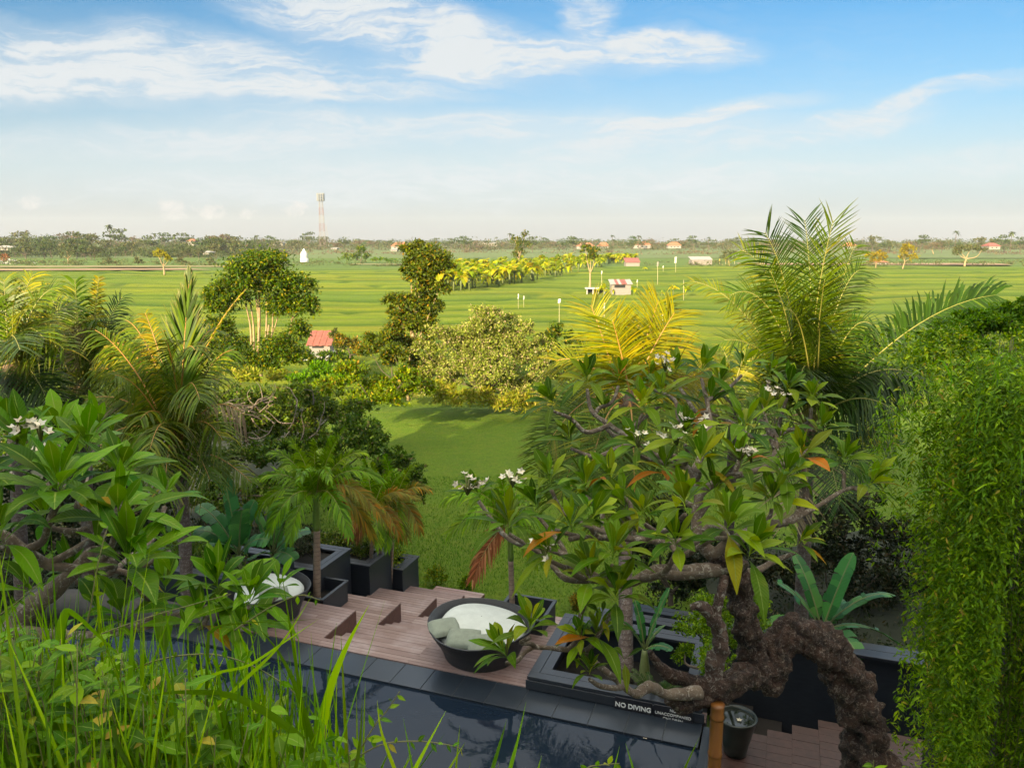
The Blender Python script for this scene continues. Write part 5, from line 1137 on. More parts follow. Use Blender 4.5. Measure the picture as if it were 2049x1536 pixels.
def topz(x, y):
    r_ = np.clip((x - x0) / 1.0, 0, 1); return 8.30 + .98 * math.sqrt(max(0, 1 - (1 - r_) ** 2)) - .10 * (y - 5.2) + .05 * math.sin(x * 7) + .04 * math.sin(x * 17)
def xlim(z): return np.interp(z, [4.6, 5.4, 6.2, 7.2, 8.2, 9.2], [3.98, 3.54, 3.20, 2.95, 2.76, 2.66])
RN = []
hub = x0 + np.sort(rng.random(46)) * 2.5
for i in range(1250):
    h_ = hub[rng.integers(0, 46)]; x = max(x0, h_ + rng.normal(0, .025)); lay = rng.random(); y = 5.15 + lay * .8 + .22 * math.sin(h_ * 9) + (1 - min(1, (x - x0) / .5)) * .5
    z0_ = topz(x, y) - rng.uniform(0, .2); zz = np.linspace(9.2, 4.6, 60); lm = xlim(zz) + (y - 5.2) * .45 + rng.normal(0, .09) * 1.3
    under = zz[(x < lm)]; zb = under.max() if len(under) else 2.6
    if rng.random() < .30: zb = max(zb, z0_ - rng.uniform(.5, 3.6))
    n0 = len(P); strand(x, y, z0_, max(zb, 2.4), rng.uniform(22, 50), rng.uniform(.015, .06))
    if len(P) > n0: RN.append(np.clip(rng.normal(rng.choice([.3, .5, .62, .86], p=[.3, .35, .25, .1]), .16, len(P[-1])), 0, 1))
for i in range(46):     # thin trailing ends, lower left
    z1 = rng.uniform(4.9, 6.6); x = xlim(z1) + rng.normal(-.06, .10); n0 = len(P); strand(x, rng.uniform(5.1, 5.7), z1 + rng.uniform(.4, 1.0), z1 - rng.uniform(.2, .9), 30, .05)
    if len(P) > n0: RN.append(np.clip(rng.normal(.6, .2, len(P[-1])), 0, 1))
P = np.concatenate(P); D = np.concatenate(D); N = np.concatenate(N); RN = np.concatenate(RN); k = len(P); L = rng.uniform(.026, .066, k) * rng.uniform(.7, 1.1, k)
mb.blades(P, D, N, L, L * rng.uniform(.26, .40, k), .35, 2, [.15, 1, .05], .3, rnd=RN)
mb.build('leaves', G['vine'], th); tb.build('stems', B['stem'], th)
mb = MB(); bl = [((x, 5.9 + rng.random(), 8.95 + rng.normal(0, .05) - max(0, 3.2 - x) * .5), (.5, .7, .25), 1) for x in np.linspace(3.5, 5.6, 12)]
leaf_cloud(mb, bl, 9000, .055, 'blade', .35, sub=30, spread=.4); mb.build('top_growth', G['vine'], th)
mb = MB(); n = 46; P = np.stack([rng.uniform(2.8, 4.3, n), rng.uniform(5.0, 5.5, n), rng.uniform(8.2, 9.05, n)], 1)
mb.blades(P, np.stack([rng.normal(0, .7, n), rng.normal(-.2, .3, n), rng.uniform(.1, 1, n)], 1), rng.normal(0, 1, (n, 3)), rng.uniform(.3, .8, n), .012, rng.uniform(.2, 1.2, n), 6, [1, 1, .9, .7, .5, .3, .05], None)
tag(mb.build('wild_grass', G['grassblade'], th), kind='stuff')
shrub('rounded grey-green shrub rising behind the top of the creeper curtain', 7.6, [(1960, 650, 80, 34), (2030, 640, 60, 40), (1890, 680, 46, 26), (2060, 690, 60, 40), (1930, 700, 70, 30), (1850, 715, 30, 14)], 16000, .06, 'brightbush', kind='blade', aspect=.3, sub=36, spread=.3)

# ------------------------------------------------------------------ foreground planting (roof planter below the viewpoint)
th = thing('roof_planter', (-1, 1.6, 8.2), 'roof-edge planter full of wild grass just below the viewer', 'planter')
mb = MB(); mb.box((-3.2, 1.06, 7.9), (1.6, 2.28, 8.12)); mb.build('trough', M_PLAST, th)
mb = MB(); V, Fc = grid(np.linspace(-3.15, 1.55, 24), np.linspace(1.1, 2.25, 10), lambda X, Y: 8.15 + .05 * lowf(X, Y, 3, 3)); mb.add(V, Fc, smooth=True); mb.build('soil', M_SOIL, th)
def dens_top(px):     # skyline of the foreground growth in the photo (pixels)
    return np.interp(px, [0, 150, 330, 520, 620, 700, 900, 1100, 1300], [1250, 1270, 1330, 1370, 1430, 1500, 1560, 1580, 1600])
mb = MB(); P = []; D = []; N = []; L = []
for i in range(1500):
    px = rng.uniform(-260, 640) if rng.random() < .92 else rng.uniform(640, 1500); Y = rng.uniform(1.35, 2.15)
    top = dens_top(max(px, 0)) + rng.normal(5, 75) - (rng.random() < .12) * 120
    tp = at(px, top, Y); b = np.array([tp[0] + rng.normal(0, .12), Y + rng.normal(0, .08), 8.2]); d = tp - b; l = np.linalg.norm(d)
    if l < .15: continue
    P.append(b); D.append(d / l + rng.normal(0, .10, 3)); N.append([rng.normal(0, .4), -1, rng.normal(0, .3)]); L.append(l * 1.05)
n = len(P); mb.blades(np.array(P), np.array(D), np.array(N), np.array(L), rng.uniform(.006, .016, n), rng.uniform(.02, .26, n), 8, [.9, 1, 1, .95, .85, .7, .5, .3, .03], .18)
tag(mb.build('grass', G['grassblade']), kind='stuff')
# individually visible long blades
def blade(pts, w, Y0, Y1=None):
    Y1 = Y1 or Y0; n = len(pts); P3 = np.array([at(x, y, Y0 + (Y1 - Y0) * i / (n - 1)) for i, (x, y) in enumerate(pts)])
    t = np.linspace(0, n - 1, 6 * (n - 1) + 1); Q = np.vstack([2 * P3[0] - P3[1], P3, 2 * P3[-1] - P3[-2]]); C = []
    for v in t:
        i = min(int(v), n - 2); f = v - i; p0, p1, p2, p3 = Q[i], Q[i + 1], Q[i + 2], Q[i + 3]
        C.append(.5 * (2 * p1 + (-p0 + p2) * f + (2 * p0 - 5 * p1 + 4 * p2 - p3) * f * f + (-p0 + 3 * p1 - 3 * p2 + p3) * f ** 3))
    C = np.array(C); T = norm(np.gradient(C, axis=0)); S_ = norm(np.cross(T, [.15, 1, .25])); N_ = np.cross(S_, T); m = len(C); f = np.linspace(0, 1, m)
    ww = (w * pxm(pts[0][0], 1400, Y0) / 2 * np.minimum(1, (1 - f) * 2.2 + .03))[:, None]
    V = np.stack([C - S_ * ww + N_ * ww * .25, C, C + S_ * ww + N_ * ww * .25], 1).reshape(-1, 3); r = rng.random()
    A_ = np.stack([np.stack([np.full(m, r), f, np.full(m, a), np.full(m, r)], 1) for a in (1, 0, 1)], 1).reshape(-1, 4)
    mb.add(V, [(q * 3 + a, q * 3 + a + 1, (q + 1) * 3 + a + 1, (q + 1) * 3 + a) for q in range(m - 1) for a in (0, 1)], A_, 0, True)
def gblade(pts, w, Y0, Y1, label):
    global mb
    mb = MB(); q = at(pts[0][0], pts[0][1], Y0); p2 = [(pts[0][0] - (pts[1][0] - pts[0][0]) * .5, pts[0][1] + 260)] + list(pts); blade(p2, w, Y0, Y1); o = mb.build('grass_blade', G['grassblade']); tag(o, label, 'grass blade', None)
for a in [([(640, 1536), (655, 1400), (690, 1300), (738, 1210)], 17, 1.6, 1.7, 'long upright blade crossing the pool edge left of the daybed'),
          ([(690, 1640), (610, 1490), (480, 1400), (370, 1385), (290, 1392)], 24, 1.45, 1.5, 'broad blade arching over to the left, bottom left'),
          ([(110, 1640), (110, 1500), (108, 1310)], 16, 1.5, 1.55, 'stout vertical blade near the left edge'),
          ([(262, 1600), (258, 1420), (262, 1290), (268, 1160)], 15, 1.5, 1.6, 'tallest dark vertical blade in the left grass'),
          ([(115, 1310), (128, 1232), (150, 1232), (205, 1280), (250, 1320)], 17, 1.6, 1.6, 'blade folded over at the top in the left grass'),
          ([(285, 1600), (286, 1330), (287, 1165)], 7, 1.5, 1.6, 'needle thin vertical blade beside the tall dark one'),
          ([(640, 1560), (600, 1400), (560, 1310), (515, 1252)], 12, 1.55, 1.6, 'blade leaning left over the pool edge'),
          ([(380, 1480), (480, 1370), (560, 1290), (625, 1190)], 8, 1.5, 1.6, 'thin blade slanting right across the first daybed'),
          ([(390, 1385), (500, 1330), (560, 1290), (635, 1240)], 7, 1.5, 1.6, 'thin low blade slanting right toward the deck'),
          ([(415, 1300), (425, 1262), (470, 1248), (640, 1238)], 7, 1.55, 1.55, 'blade bent flat and pointing right at the deck'),
          ([(780, 1660), (820, 1560), (855, 1490), (893, 1420)], 9, 1.5, 1.55, 'short blade over the pool leaning right'),
          ([(835, 1640), (790, 1540), (762, 1460), (755, 1400)], 9, 1.5, 1.55, 'short blade crossing the leafy twig over the pool'),
          ([(690, 1640), (715, 1520), (722, 1460), (725, 1390)], 8, 1.5, 1.5, 'blade rising past the small twig over the pool'),
          ([(960, 1640), (985, 1540), (1000, 1490), (1014, 1438)], 8, 1.5, 1.5, 'first of two parallel blades at the bottom centre'),
          ([(990, 1660), (1020, 1540), (1036, 1480), (1053, 1402)], 8, 1.5, 1.5, 'second and taller of two parallel blades at the bottom centre'),
          ([(1060, 1640), (1072, 1560), (1084, 1510)], 8, 1.5, 1.5, 'short blade tip poking up at the bottom edge right of the pair'),
          ([(230, 1640), (180, 1500), (160, 1400), (150, 1290)], 10, 1.5, 1.6, 'upright blade left of the leafy stems'),
          ([(330, 1660), (350, 1480), (330, 1330), (316, 1270)], 12, 1.6, 1.7, 'blade rising at the foot of the frangipani leaves'),
          ([(320, 1640), (260, 1540), (230, 1480), (240, 1460), (320, 1640)], 16, 1.35, 1.4, 'wide folded blade low in the left grass'),
          ([(490, 1650), (492, 1500), (491, 1400), (494, 1300)], 10, 1.55, 1.6, 'upright blade in front of the dark pool corner'),
          ([(555, 1660), (548, 1540), (541, 1450), (540, 1360)], 10, 1.5, 1.5, 'upright blade left of the leaning one over the pool')]:
    gblade(*a)
# creeping leafy stems
def creeper(pts, Y0, Y1, n, L, label, w=4, r=None, updown=1.0, bare=.0):
    th = thing('creeper_stem', at(pts[0][0], pts[0][1], Y0), label, 'plant stem'); m = len(pts); P3 = [at(x, y, Y0 + (Y1 - Y0) * i / (m - 1)) for i, (x, y) in enumerate(pts)]
    mb = MB(); mb.tube(P3, np.linspace(w, w * .4, m) * pxm(500, 1400, Y0) / 2, 6, sub=6); mb.build('stem', B['stem'], th)
    C = np.array(P3); s = np.linspace(0, 1, m); t_ = bare + (1 - bare) * (np.arange(n) + rng.uniform(.2, .8, n)) / n; P = np.stack([np.interp(t_, s, C[:, i]) for i in range(3)], 1)
    T = norm(np.stack([np.interp(t_, s, np.gradient(C[:, i])) for i in range(3)], 1)); sg = np.where(np.arange(n) % 2, 1, -1)[:, None]
    S_ = norm(np.cross(T, [0.1, 1, .2])); D = norm(S_ * sg * 1.0 + T * .5 + rng.normal(0, .25, (n, 3))); mb = MB()
    Ls = L * rng.uniform(.6, 1.15, n) * (1.0 - .45 * t_)
    mb.blades(P, D, norm(np.array([0, -.8, .8]) + rng.normal(0, .5, (n, 3))), Ls, Ls * .38, rng.uniform(-.1, .4, n), 5, [.06, .7, 1, .85, .45, .03], .2); mb.build('leaves', G['creeper'], th)
CR = [([(40, 1350), (150, 1290), (280, 1240), (400, 1205), (462, 1188)], 1.8, 1.9, 10, .045, 'long bare pinkish stem pointing right across the lower left'),
      ([(200, 1380), (300, 1325), (400, 1308), (470, 1318), (540, 1350), (600, 1400), (645, 1510)], 1.7, 1.7, 22, .06, 'arching pale stem curving down over the pool corner'),
      ([(160, 1300), (180, 1220), (192, 1150), (205, 1090), (216, 1052)], 1.8, 1.9, 12, .05, 'upright stem tipped with a tiny bud before the frangipani'),
      ([(640, 1560), (690, 1530), (760, 1490), (830, 1482), (890, 1488), (926, 1498)], 1.6, 1.6, 15, .045, 'horizontal leafy twig reaching right over the pool'),
      ([(690, 1560), (715, 1510), (750, 1450), (775, 1420), (800, 1382)], 1.6, 1.62, 11, .05, 'slanting twig with a pinkish tip over the pool'),
      ([(470, 1260), (500, 1240), (540, 1215), (600, 1190), (640, 1200)], 1.8, 1.8, 9, .04, 'thin sprig in front of the far daybed'),
      ([(0, 1230), (40, 1200), (80, 1165)], 1.9, 1.9, 9, .035, 'short sprig at the left edge above the grass'),
      ([(600, 1600), (640, 1540), (648, 1500), (652, 1450)], 1.55, 1.55, 8, .06, 'upright leafy shoot by the bottom of the long blade'),
      ([(700, 1600), (700, 1540), (695, 1480)], 1.55, 1.55, 6, .07, 'shoot with one large oval leaf over the pool'),
      ([(1130, 1600), (1170, 1540), (1200, 1530), (1240, 1526)], 1.6, 1.6, 9, .05, 'light green sprig rising at the bottom edge centre right'),
      ([(1730, 1600), (1745, 1550), (1748, 1520)], 1.6, 1.6, 4, .06, 'single leaf tip at the bottom edge under the trunk')]
for a in CR: creeper(*a)
mb = MB()
P = []; D = []; N = []
for i in range(330):
    px = rng.uniform(-250, 430) if rng.random() < .75 else rng.uniform(400, 720); Y = rng.uniform(1.4, 2.1); top = dens_top(max(px, 0)) + rng.uniform(-10, 120) + (40 if px > 400 else 0)
    tp = at(px, top, Y); b = np.array([tp[0] + rng.normal(0, .18), Y + rng.normal(0, .1), 8.2]); mid = (b + tp) / 2 + rng.normal(0, .07, 3)
    s = np.linspace(0, 1, 9)[:, None]; C = (1 - s) ** 2 * b + 2 * s * (1 - s) * mid + s * s * tp
    mb.tube(C, np.linspace(.0028, .0012, 9), 4, sub=1, mat=1)
    k = int(np.linalg.norm(tp - b) / .032); f = (np.arange(k) + .5) / k; Pk = np.stack([np.interp(f, s[:, 0], C[:, j]) for j in range(3)], 1); a = np.arange(k) * 2.4 + rng.random() * 6
    Dk = norm(np.stack([np.cos(a), np.sin(a), rng.uniform(.1, .9, k)], 1)); P.append(Pk); D.append(Dk); N.append(norm(np.stack([-np.cos(a) * .4, -np.sin(a) * .4 - .2, np.ones(k)], 1)))
P = np.concatenate(P); D = np.concatenate(D); N = np.concatenate(N); k = len(P); L = rng.uniform(.034, .080, k)
mb.blades(P, D, N, L, L * .38, rng.uniform(0, .5, k), 4, [.08, .8, 1, .6, .03], .2)
tag(mb.build('creeper_foliage', [G['creeper'], B['stem']]), kind='stuff')

# ------------------------------------------------------------------ daybeds
m, t, bs, out = newmat('wicker'); tcn = t.new('ShaderNodeTexCoord')
ch = t.new('ShaderNodeTexWave', wave_type='BANDS', bands_direction='Z'); t.link(tcn.outputs['Object'], ch.inputs[0]); ch.inputs['Scale'].default_value = 22; ch.inputs['Distortion'].default_value = .6
n = t.noise(tcn.outputs['Object'], 40, 4, .6)
t.link(t.mix(t.math('MULTIPLY', ch.outputs['Fac'], n), (.012, .013, .016), (.05, .052, .06)), bs.inputs['Base Color']); bs.inputs['Roughness'].default_value = .5; bump(t, bs, t.math('ADD', ch.outputs['Fac'], n), .6, .006); M_WICK = m
M_CUSH = plain('cushion', (.50, .53, .50), .9, .18, 5, bumpd=.012); M_PIL = plain('pillow_green', (.22, .25, .20), .9, .3, 7, bumpd=.01); M_CAN = plain('canopy', (.62, .60, .54), .8, .15, 9, bumpd=.004)
def daybed(c, R_, label, canopy=False, backaz=2.5):
    th = thing('round_daybed', c, label, 'daybed'); c = np.array(c, float); n = 48; mb = MB(); rows = []
    prof = [(.70, 0), (.74, .12), (.82, .3), (.93, .46), (1.0, .60), (1.015, .615), (.985, .62), (.90, .50), (.80, .34), (.10, .33)]
    for r, z in prof:
        for k in range(n):
            a = 2 * math.pi * k / n; up = 1 + .16 * math.cos(a - backaz) ** 2 * (z > .4)
            rows.append(c + [math.cos(a) * r * R_, math.sin(a) * r * R_, z * .95 * up])
    Fc = [(i * n + k, i * n + (k + 1) % n, (i + 1) * n + (k + 1) % n, (i + 1) * n + k) for i in range(len(prof) - 1) for k in range(n)]
    mb.add(rows, Fc, smooth=True); mb.build('basket', M_WICK, th)
    rows = []; mb = MB(); prof = [(.80, .34), (.87, .40), (.875, .47), (.82, .53), (.66, .585), (.45, .62), (.2, .635), (.01, .637)]
    for r, z in prof:
        for k in range(n):
            a = 2 * math.pi * k / n; q = 1 + .03 * math.sin(3 * a + 1) * (r > .5); rows.append(c + [math.cos(a) * r * R_ * q * .93, math.sin(a) * r * R_ * q * .93 + .01, z * 1.0 + .10 * math.sin(a) * r + .10 * (1 - r)  + .05 * math.cos(2 * a + 1) * r])
    Fc = [(i * n + k, i * n + (k + 1) % n, (i + 1) * n + (k + 1) % n, (i + 1) * n + k) for i in range(len(prof) - 1) for k in range(n)]
    mb.add(rows, Fc, smooth=True); mb.build('mattress', M_CUSH, th)
    return th
def pillow(loc, rz, rx, sx, sy, sz, mat, label):
    mb = MB(); n = 14; g_ = np.linspace(-1, 1, n); X, Y = np.meshgrid(g_, g_); h = ((1 - X ** 4) * (1 - Y ** 4)) ** .5; pin = 1 - .10 * (X ** 2 * Y ** 2) ** .5 - .06 * (1 - np.abs(X)) * (np.abs(Y)) 
    from mathutils import Matrix
    M_ = np.array(Matrix.Rotation(rz, 3, 'Z') @ Matrix.Rotation(rx, 3, 'X'))
    for s_g in (1, -1):
        V = np.stack([X * sx * pin, Y * sy * pin, s_g * h * sz], -1).reshape(-1, 3) @ M_.T + loc; i = np.arange((n - 1) * n).reshape(n - 1, n)[:, :-1].ravel(); mb.add(V, np.stack([i, i + 1, i + n + 1, i + n], 1), smooth=True)
    o = mb.build('pillow', mat); return tag(o, label, 'pillow')
dc = W(-1.22, .80, 2.305); daybed(dc, 1.00, 'round dark wicker daybed with a pale mattress in the middle of the deck', backaz=2.6)
pillow(dc + [-.68, -.22, .62], .35, .25, .30, .24, .09, M_PIL, 'grey-green pillow at the left rim of the middle daybed')
pillow(dc + [-.30, -.55, .58], -.1, .5, .32, .22, .09, M_PIL, 'grey-green pillow at the front rim of the middle daybed, left of centre')
pillow(dc + [.10, -.68, .55], .1, .7, .34, .20, .08, M_PIL, 'grey-green pillow tucked along the front rim of the middle daybed')
dc2 = W(-5.95, .72, 2.305); daybed(dc2, .86, 'round dark wicker daybed half hidden by leaves at the left of the deck', backaz=2.0)
pillow(dc2 + [.25, -.42, .62], .3, .5, .30, .22, .09, M_PIL, 'grey-green pillow on the daybed at the left of the deck')
# ceramic water pot
M_POT = plain('pot_glaze', (.018, .024, .018), .3, .5, 6, bumpd=.003); M_PWAT = plain('pot_water', (.012, .016, .012), .05, .1, bumpd=0)
pc = W(3.50, -.62, 2.306); th = thing('ceramic_pot', pc, 'dark glazed pot filled with water under the gnarled branch', 'pot'); mb = MB(); n = 36; rows = []
prof = [(.14, 0), (.17, .02), (.20, .2), (.245, .4), (.28, .54), (.295, .60), (.295, .62), (.265, .62), (.255, .56), (.01, .55)]
for r, z in prof:
    for k in range(n): a = 2 * math.pi * k / n; rows.append(pc + [math.cos(a) * r, math.sin(a) * r, z])
mb.add(rows[:-n], [(i * n + k, i * n + (k + 1) % n, (i + 1) * n + (k + 1) % n, (i + 1) * n + k) for i in range(len(prof) - 2) for k in range(n)], smooth=True); mb.build('body', M_POT, th)
mb = MB(); w_ = [pc + [math.cos(2 * math.pi * k / n) * r, math.sin(2 * math.pi * k / n) * r, .575] for r in (.262, .13, .005) for k in range(n)]; mb.add(w_, [(i * n + k, i * n + (k + 1) % n, (i + 1) * n + (k + 1) % n, (i + 1) * n + k) for i in range(2) for k in range(n)]); mb.build('water_surface', M_PWAT, th)
for px, py, lab in [(1291, 1475, 'white fallen blossom floating on the dark pool')]:
    q = gz(px, py, 2.26); mb = MB(); a = np.arange(5) * 1.2566; mb.rhombs(np.tile(q, (5, 1)), np.stack([np.cos(a), np.sin(a), np.full(5, .25)], 1), np.tile([0, 0, 1.], (5, 1)), .05, .035); tag(mb.build('fallen_blossom', G['petal']), lab, 'flower')
q = pc + [.02, -.05, .585]; mb = MB(); mb.rhombs(np.tile(q, (5, 1)), np.stack([np.cos(a), np.sin(a), np.full(5, .25)], 1), np.tile([0, 0, 1.], (5, 1)), .05, .035); tag(mb.build('fallen_blossom', G['petal']), 'white blossom floating in the dark glazed pot', 'flower')
q = gz(1343, 1483, 2.262); mb = MB(); mb.blades([q], [(1, .1, .12)], [(0, 0, 1)], .26, .07, .1, 7, FPROF, .2, rnd=np.array([.99])); tag(mb.build('fallen_leaf', G['yellow']), 'yellow fallen leaf floating on the pool near its right end', 'leaf')

# ------------------------------------------------------------------ huts, houses, tower, flags
M_TIN = plain('tin_roof_red', (.30, .085, .055), .6, .55, 2.5, bumpd=.01); M_TINW = plain('tin_roof_pale', (.34, .31, .28), .6, .4, 2.5, bumpd=.01); M_WALLW = plain('whitewash', (.42, .40, .37), .85, .25, 2, bumpd=0)
M_WOODP = plain('pale_boards', (.25, .215, .195), .8, .3, 4, bumpd=0); M_TERRA = plain('terracotta', (.36, .13, .06), .8, .35, .6, bumpd=0); M_FARW = plain('house_wall', (.30, .27, .24), .8, .3, 1, bumpd=0); M_VOID = plain('dark_opening', (.02, .02, .02), .9, .2, bumpd=0); M_POLE = plain('bamboo_dry', (.45, .38, .22), .7, .2)
def shed(label, px, py, Y=None, w=4, d=3, h=2.2, rise=.6, wall=None, roof=None, opening=True, z=.0, name='field_hut', over=.3, gable=False, wins=0):
    b = gz(px, py, z) if Y is None else at(px, py, Y); x, y, z0 = b; th = thing(name, b, label, 'hut' if name == 'field_hut' else 'house'); mb = MB()
    mb.box((x - w / 2, y, z0), (x + w / 2, y + d, z0 + h)); mb.build('wall', wall, th)
    r = MB(); o_ = over
    if gable:
        p = [(x - w / 2 - o_, y - o_, z0 + h), (x + w / 2 + o_, y - o_, z0 + h), (x + w / 2 + o_, y + d + o_, z0 + h), (x - w / 2 - o_, y + d + o_, z0 + h), (x - w / 4, y + d / 2, z0 + h + rise), (x + w / 4, y + d / 2, z0 + h + rise)]
        r.add(p, [(0, 1, 5, 4), (2, 3, 4, 5), (1, 2, 5, 5), (3, 0, 4, 4), (0, 3, 2, 1)])
    else:
        k = 8
        for j in range(k):
            a = x - w / 2 - o_ + (w + 2 * o_) * j / k; b_ = x - w / 2 - o_ + (w + 2 * o_) * (j + 1) / k - .02; dz = .03 * (j % 2)
            zl = z0 + h + dz; r.add([(a, y - o_, zl), (b_, y - o_, zl), (b_, y + d + o_, zl + rise), (a, y + d + o_, zl + rise), (a, y - o_, zl + .06), (b_, y - o_, zl + .06), (b_, y + d + o_, zl + rise + .06), (a, y + d + o_, zl + rise + .06)],
                  [(0, 3, 2, 1), (4, 5, 6, 7), (0, 1, 5, 4), (1, 2, 6, 5), (2, 3, 7, 6), (3, 0, 4, 7)], mat=0 if rng.random() < .65 or not isinstance(roof, list) else 1)
    r.build('roof', roof, th)
    if opening:
        f = MB(); f.box((x - w * .36, y - .03, z0 + h * .68), (x + w * .20, y - .004, z0 + h * .95)); f.build('opening', M_VOID, th)
    for k in range(wins):
        f = MB(); xx = x - w * .4 + w * .8 * (k + .3) / wins; f.box((xx, y - .05, z0 + h * .35), (xx + w * .1, y - .01, z0 + h * .7)); f.build('window', M_VOID, th)
    return th
shed('pale board hut with rusty red and grey tin roof standing in the rice', 1243, 590, w=3.5, d=3, h=1.9, rise=.7, wall=M_WOODP, roof=[M_TINW, M_TIN])
th = thing('low_platform', gz(1192, 589, 0), 'low pale roofed bench platform left of the field hut', 'platform'); q = gz(1192, 589, 0); mb = MB()
for dx in (-1.6, -.5, .5, 1.6): mb.box((q[0] + dx - .09, q[1], 0), (q[0] + dx + .09, q[1] + .2, 1.0))
mb.build('post', M_WALLW, th); mb = MB(); mb.box((q[0] - 1.9, q[1] - .3, 1.0), (q[0] + 1.9, q[1] + 1.6, 1.2)); mb.build('top', M_WALLW, th); mb = MB(); mb.box((q[0] - 1.6, q[1] + 1.2, 0), (q[0] + 1.6, q[1] + 1.3, .95)); mb.build('back', M_VOID, th)
q = at(637, 706, 64); sh = shed('small white hut with bright rusty red tin roof beside the round-crowned tree', 640, 706, Y=64, w=1.7, d=1.5, h=.62, rise=1.0, wall=M_WOODP, roof=[M_TIN, M_TIN], over=.22)
mb = MB(); mb.box((q[0] - 1.4, q[1] - 1.0, q[2] - .5), (q[0] + 1.1, q[1] + 1.6, q[2] + .02)); mb.build('slab', M_WALLW, sh)
shed('hut showing only a dull red roof above the banana grove end', 1266, 534, w=5, d=5, h=1.6, rise=1.5, wall=M_WOODP, roof=[M_TIN, M_TIN], opening=False)
shed('long low shed with white roof at the edge of the far rice', 1404, 530, w=8, d=5, h=1.9, rise=1.2, wall=M_WOODP, roof=[M_TINW, M_TINW], opening=False)
for i, (px, py, Y, w, h, rise, wall, roof, lab) in enumerate([
    (800, 497, 620, 16, 4, 4.5, M_WALLW, M_TERRA, 'orange-roofed house in the trees behind the narrow tree'), (1172, 497, 680, 18, 4.5, 4, M_WALLW, M_TERRA, 'wide orange-roofed house in the tree line above the banana grove'), (1208, 496, 700, 11, 4, 4.5, M_WALLW, M_TERRA, 'small orange-roofed house just right of the wide one'),
    (1285, 496, 690, 17, 6, 4, M_WOODP, M_TERRA, 'tan house with orange roof in the tree line right of the banana grove'), (1350, 496, 690, 13, 5, 4, M_WOODP, M_TERRA, 'pale house with orange roof left of the big coconut palm'), (1704, 497, 620, 10, 4, 4, M_WOODP, M_TERRA, 'brown-roofed house right of the big coconut palm top'),
    (1990, 498, 480, 8, 4, 2.6, M_WALLW, M_TIN, 'white house with red roof at the right end of the tree line'), (960, 492, 800, 16, 7, 1.5, M_WALLW, M_TINW, 'white building in the tree line right of the narrow tree'), (985, 492, 800, 12, 6, 1, M_WALLW, M_TINW, 'second white block next to the white tree line building'),
    (10, 500, 440, 16, 3.2, 1.5, M_WALLW, M_TINW, 'long white-roofed building at the left edge under the trees'), (412, 508, 400, 3.6, 2, 1, M_WALLW, M_TINW, 'tiny white hut at the foot of the left wood'), (556, 490, 640, 9, 4, 2, M_WALLW, M_TINW, 'small white house in the trees left of the telecom tower'),
    (488, 498, 560, 12, 3.4, 1.5, M_VOID, M_TERRA, 'low brown-roofed shed in the trees left of the stupa'), (382, 490, 560, 6, 6, 2, M_WOODP, M_TERRA, 'tan house gable rising from the left wood'), (788, 502, 520, 5, 2, 1.2, M_WALLW, M_TINW, 'tiny white hut at the foot of the orange-roofed house'), (668, 498, 560, 5, 1.6, .8, M_WALLW, M_TINW, 'low white shed under the telecom tower'),
    (1765, 528, 300, 5, 1.6, 1.2, M_WOODP, M_TERRA, 'low brown shed between the two yellow trees on the right')]):
    shed(lab, px, py + 1, Y=Y, w=w * .85, d=8, h=h * .5, rise=rise * .75, wall=M_FARW, roof=roof, opening=False, gable=True, name='distant_house', over=.6, wins=3 if w > 9 else 2)
# white stupa-like shrine
q = gz(609, 520, 0); q = at(609, 520, 240); M_WHT = plain('white_paint', (.55, .54, .52), .7, .05, 1, bumpd=0)
th = thing('white_shrine', q, 'bright white bell-shaped shrine standing in the far rice fields', 'shrine'); n = 20
for nm, prof in [('base', [(1.25, -.6), (1.25, .5), (1.1, .55)]), ('body', [(1.05, .55), (1.1, 1.2), (1.05, 1.8), (.85, 2.3), (.55, 2.6), (.42, 2.65), (.42, 2.95)]), ('finial', [(.42, 2.95), (.25, 3.15), (.03, 3.5)])]:
    mb = MB(); rows = [q + [math.cos(2 * math.pi * k / n) * r, math.sin(2 * math.pi * k / n) * r, z] for r, z in prof for k in range(n)]; mb.add(rows, [(i * n + k, i * n + (k + 1) % n, (i + 1) * n + (k + 1) % n, (i + 1) * n + k) for i in range(len(prof) - 1) for k in range(n)], smooth=True); mb.build(nm, M_WHT, th)
# telecom tower
M_TR = plain('tower_red', (.26, .17, .16), .6, .2, 1, bumpd=0); M_TW = plain('tower_white', (.30, .28, .27), .6, .2, 1, bumpd=0); M_TG = plain('tower_grey', (.20, .21, .22), .6, .2, 1, bumpd=0)
Y = 760.0; q = at(646, 495, Y); ztop = at(644, 388, Y)[2]; H = ztop - q[2]; th = thing('telecom_tower', q, 'tall red and white lattice telecom tower on the horizon', 'tower')
def tb_(a, b, r): mb.tube([a, b], [r * .42, r * .42], 4, sub=1, cap=False)
nsec = 12; hw = lambda f: 2.7 * (1 - f) + 1.3 * f
for c_ in range(2):
    mb = MB()
    for s in range(nsec):
        if (s // 2) % 2 != c_: continue
        f0, f1 = s / nsec * .9, (s + 1) / nsec * .9; w0, w1 = hw(f0), hw(f1); z0, z1 = q[2] + H * f0, q[2] + H * f1
        cs = [(-1, -1), (1, -1), (1, 1), (-1, 1)]
        for k in range(4):
            a, b = cs[k], cs[(k + 1) % 4]; p = lambda c, w, z: (q[0] + c[0] * w, q[1] + c[1] * w, z)
            tb_(p(a, w0, z0), p(a, w1, z1), .34); tb_(p(a, w0, z0), p(b, w1, z1), .2); tb_(p(b, w0, z0), p(a, w1, z1), .2); tb_(p(a, w1, z1), p(b, w1, z1), .2)
    mb.build('lattice_red' if c_ == 0 else 'lattice_white', M_TR if c_ == 0 else M_TW, th)
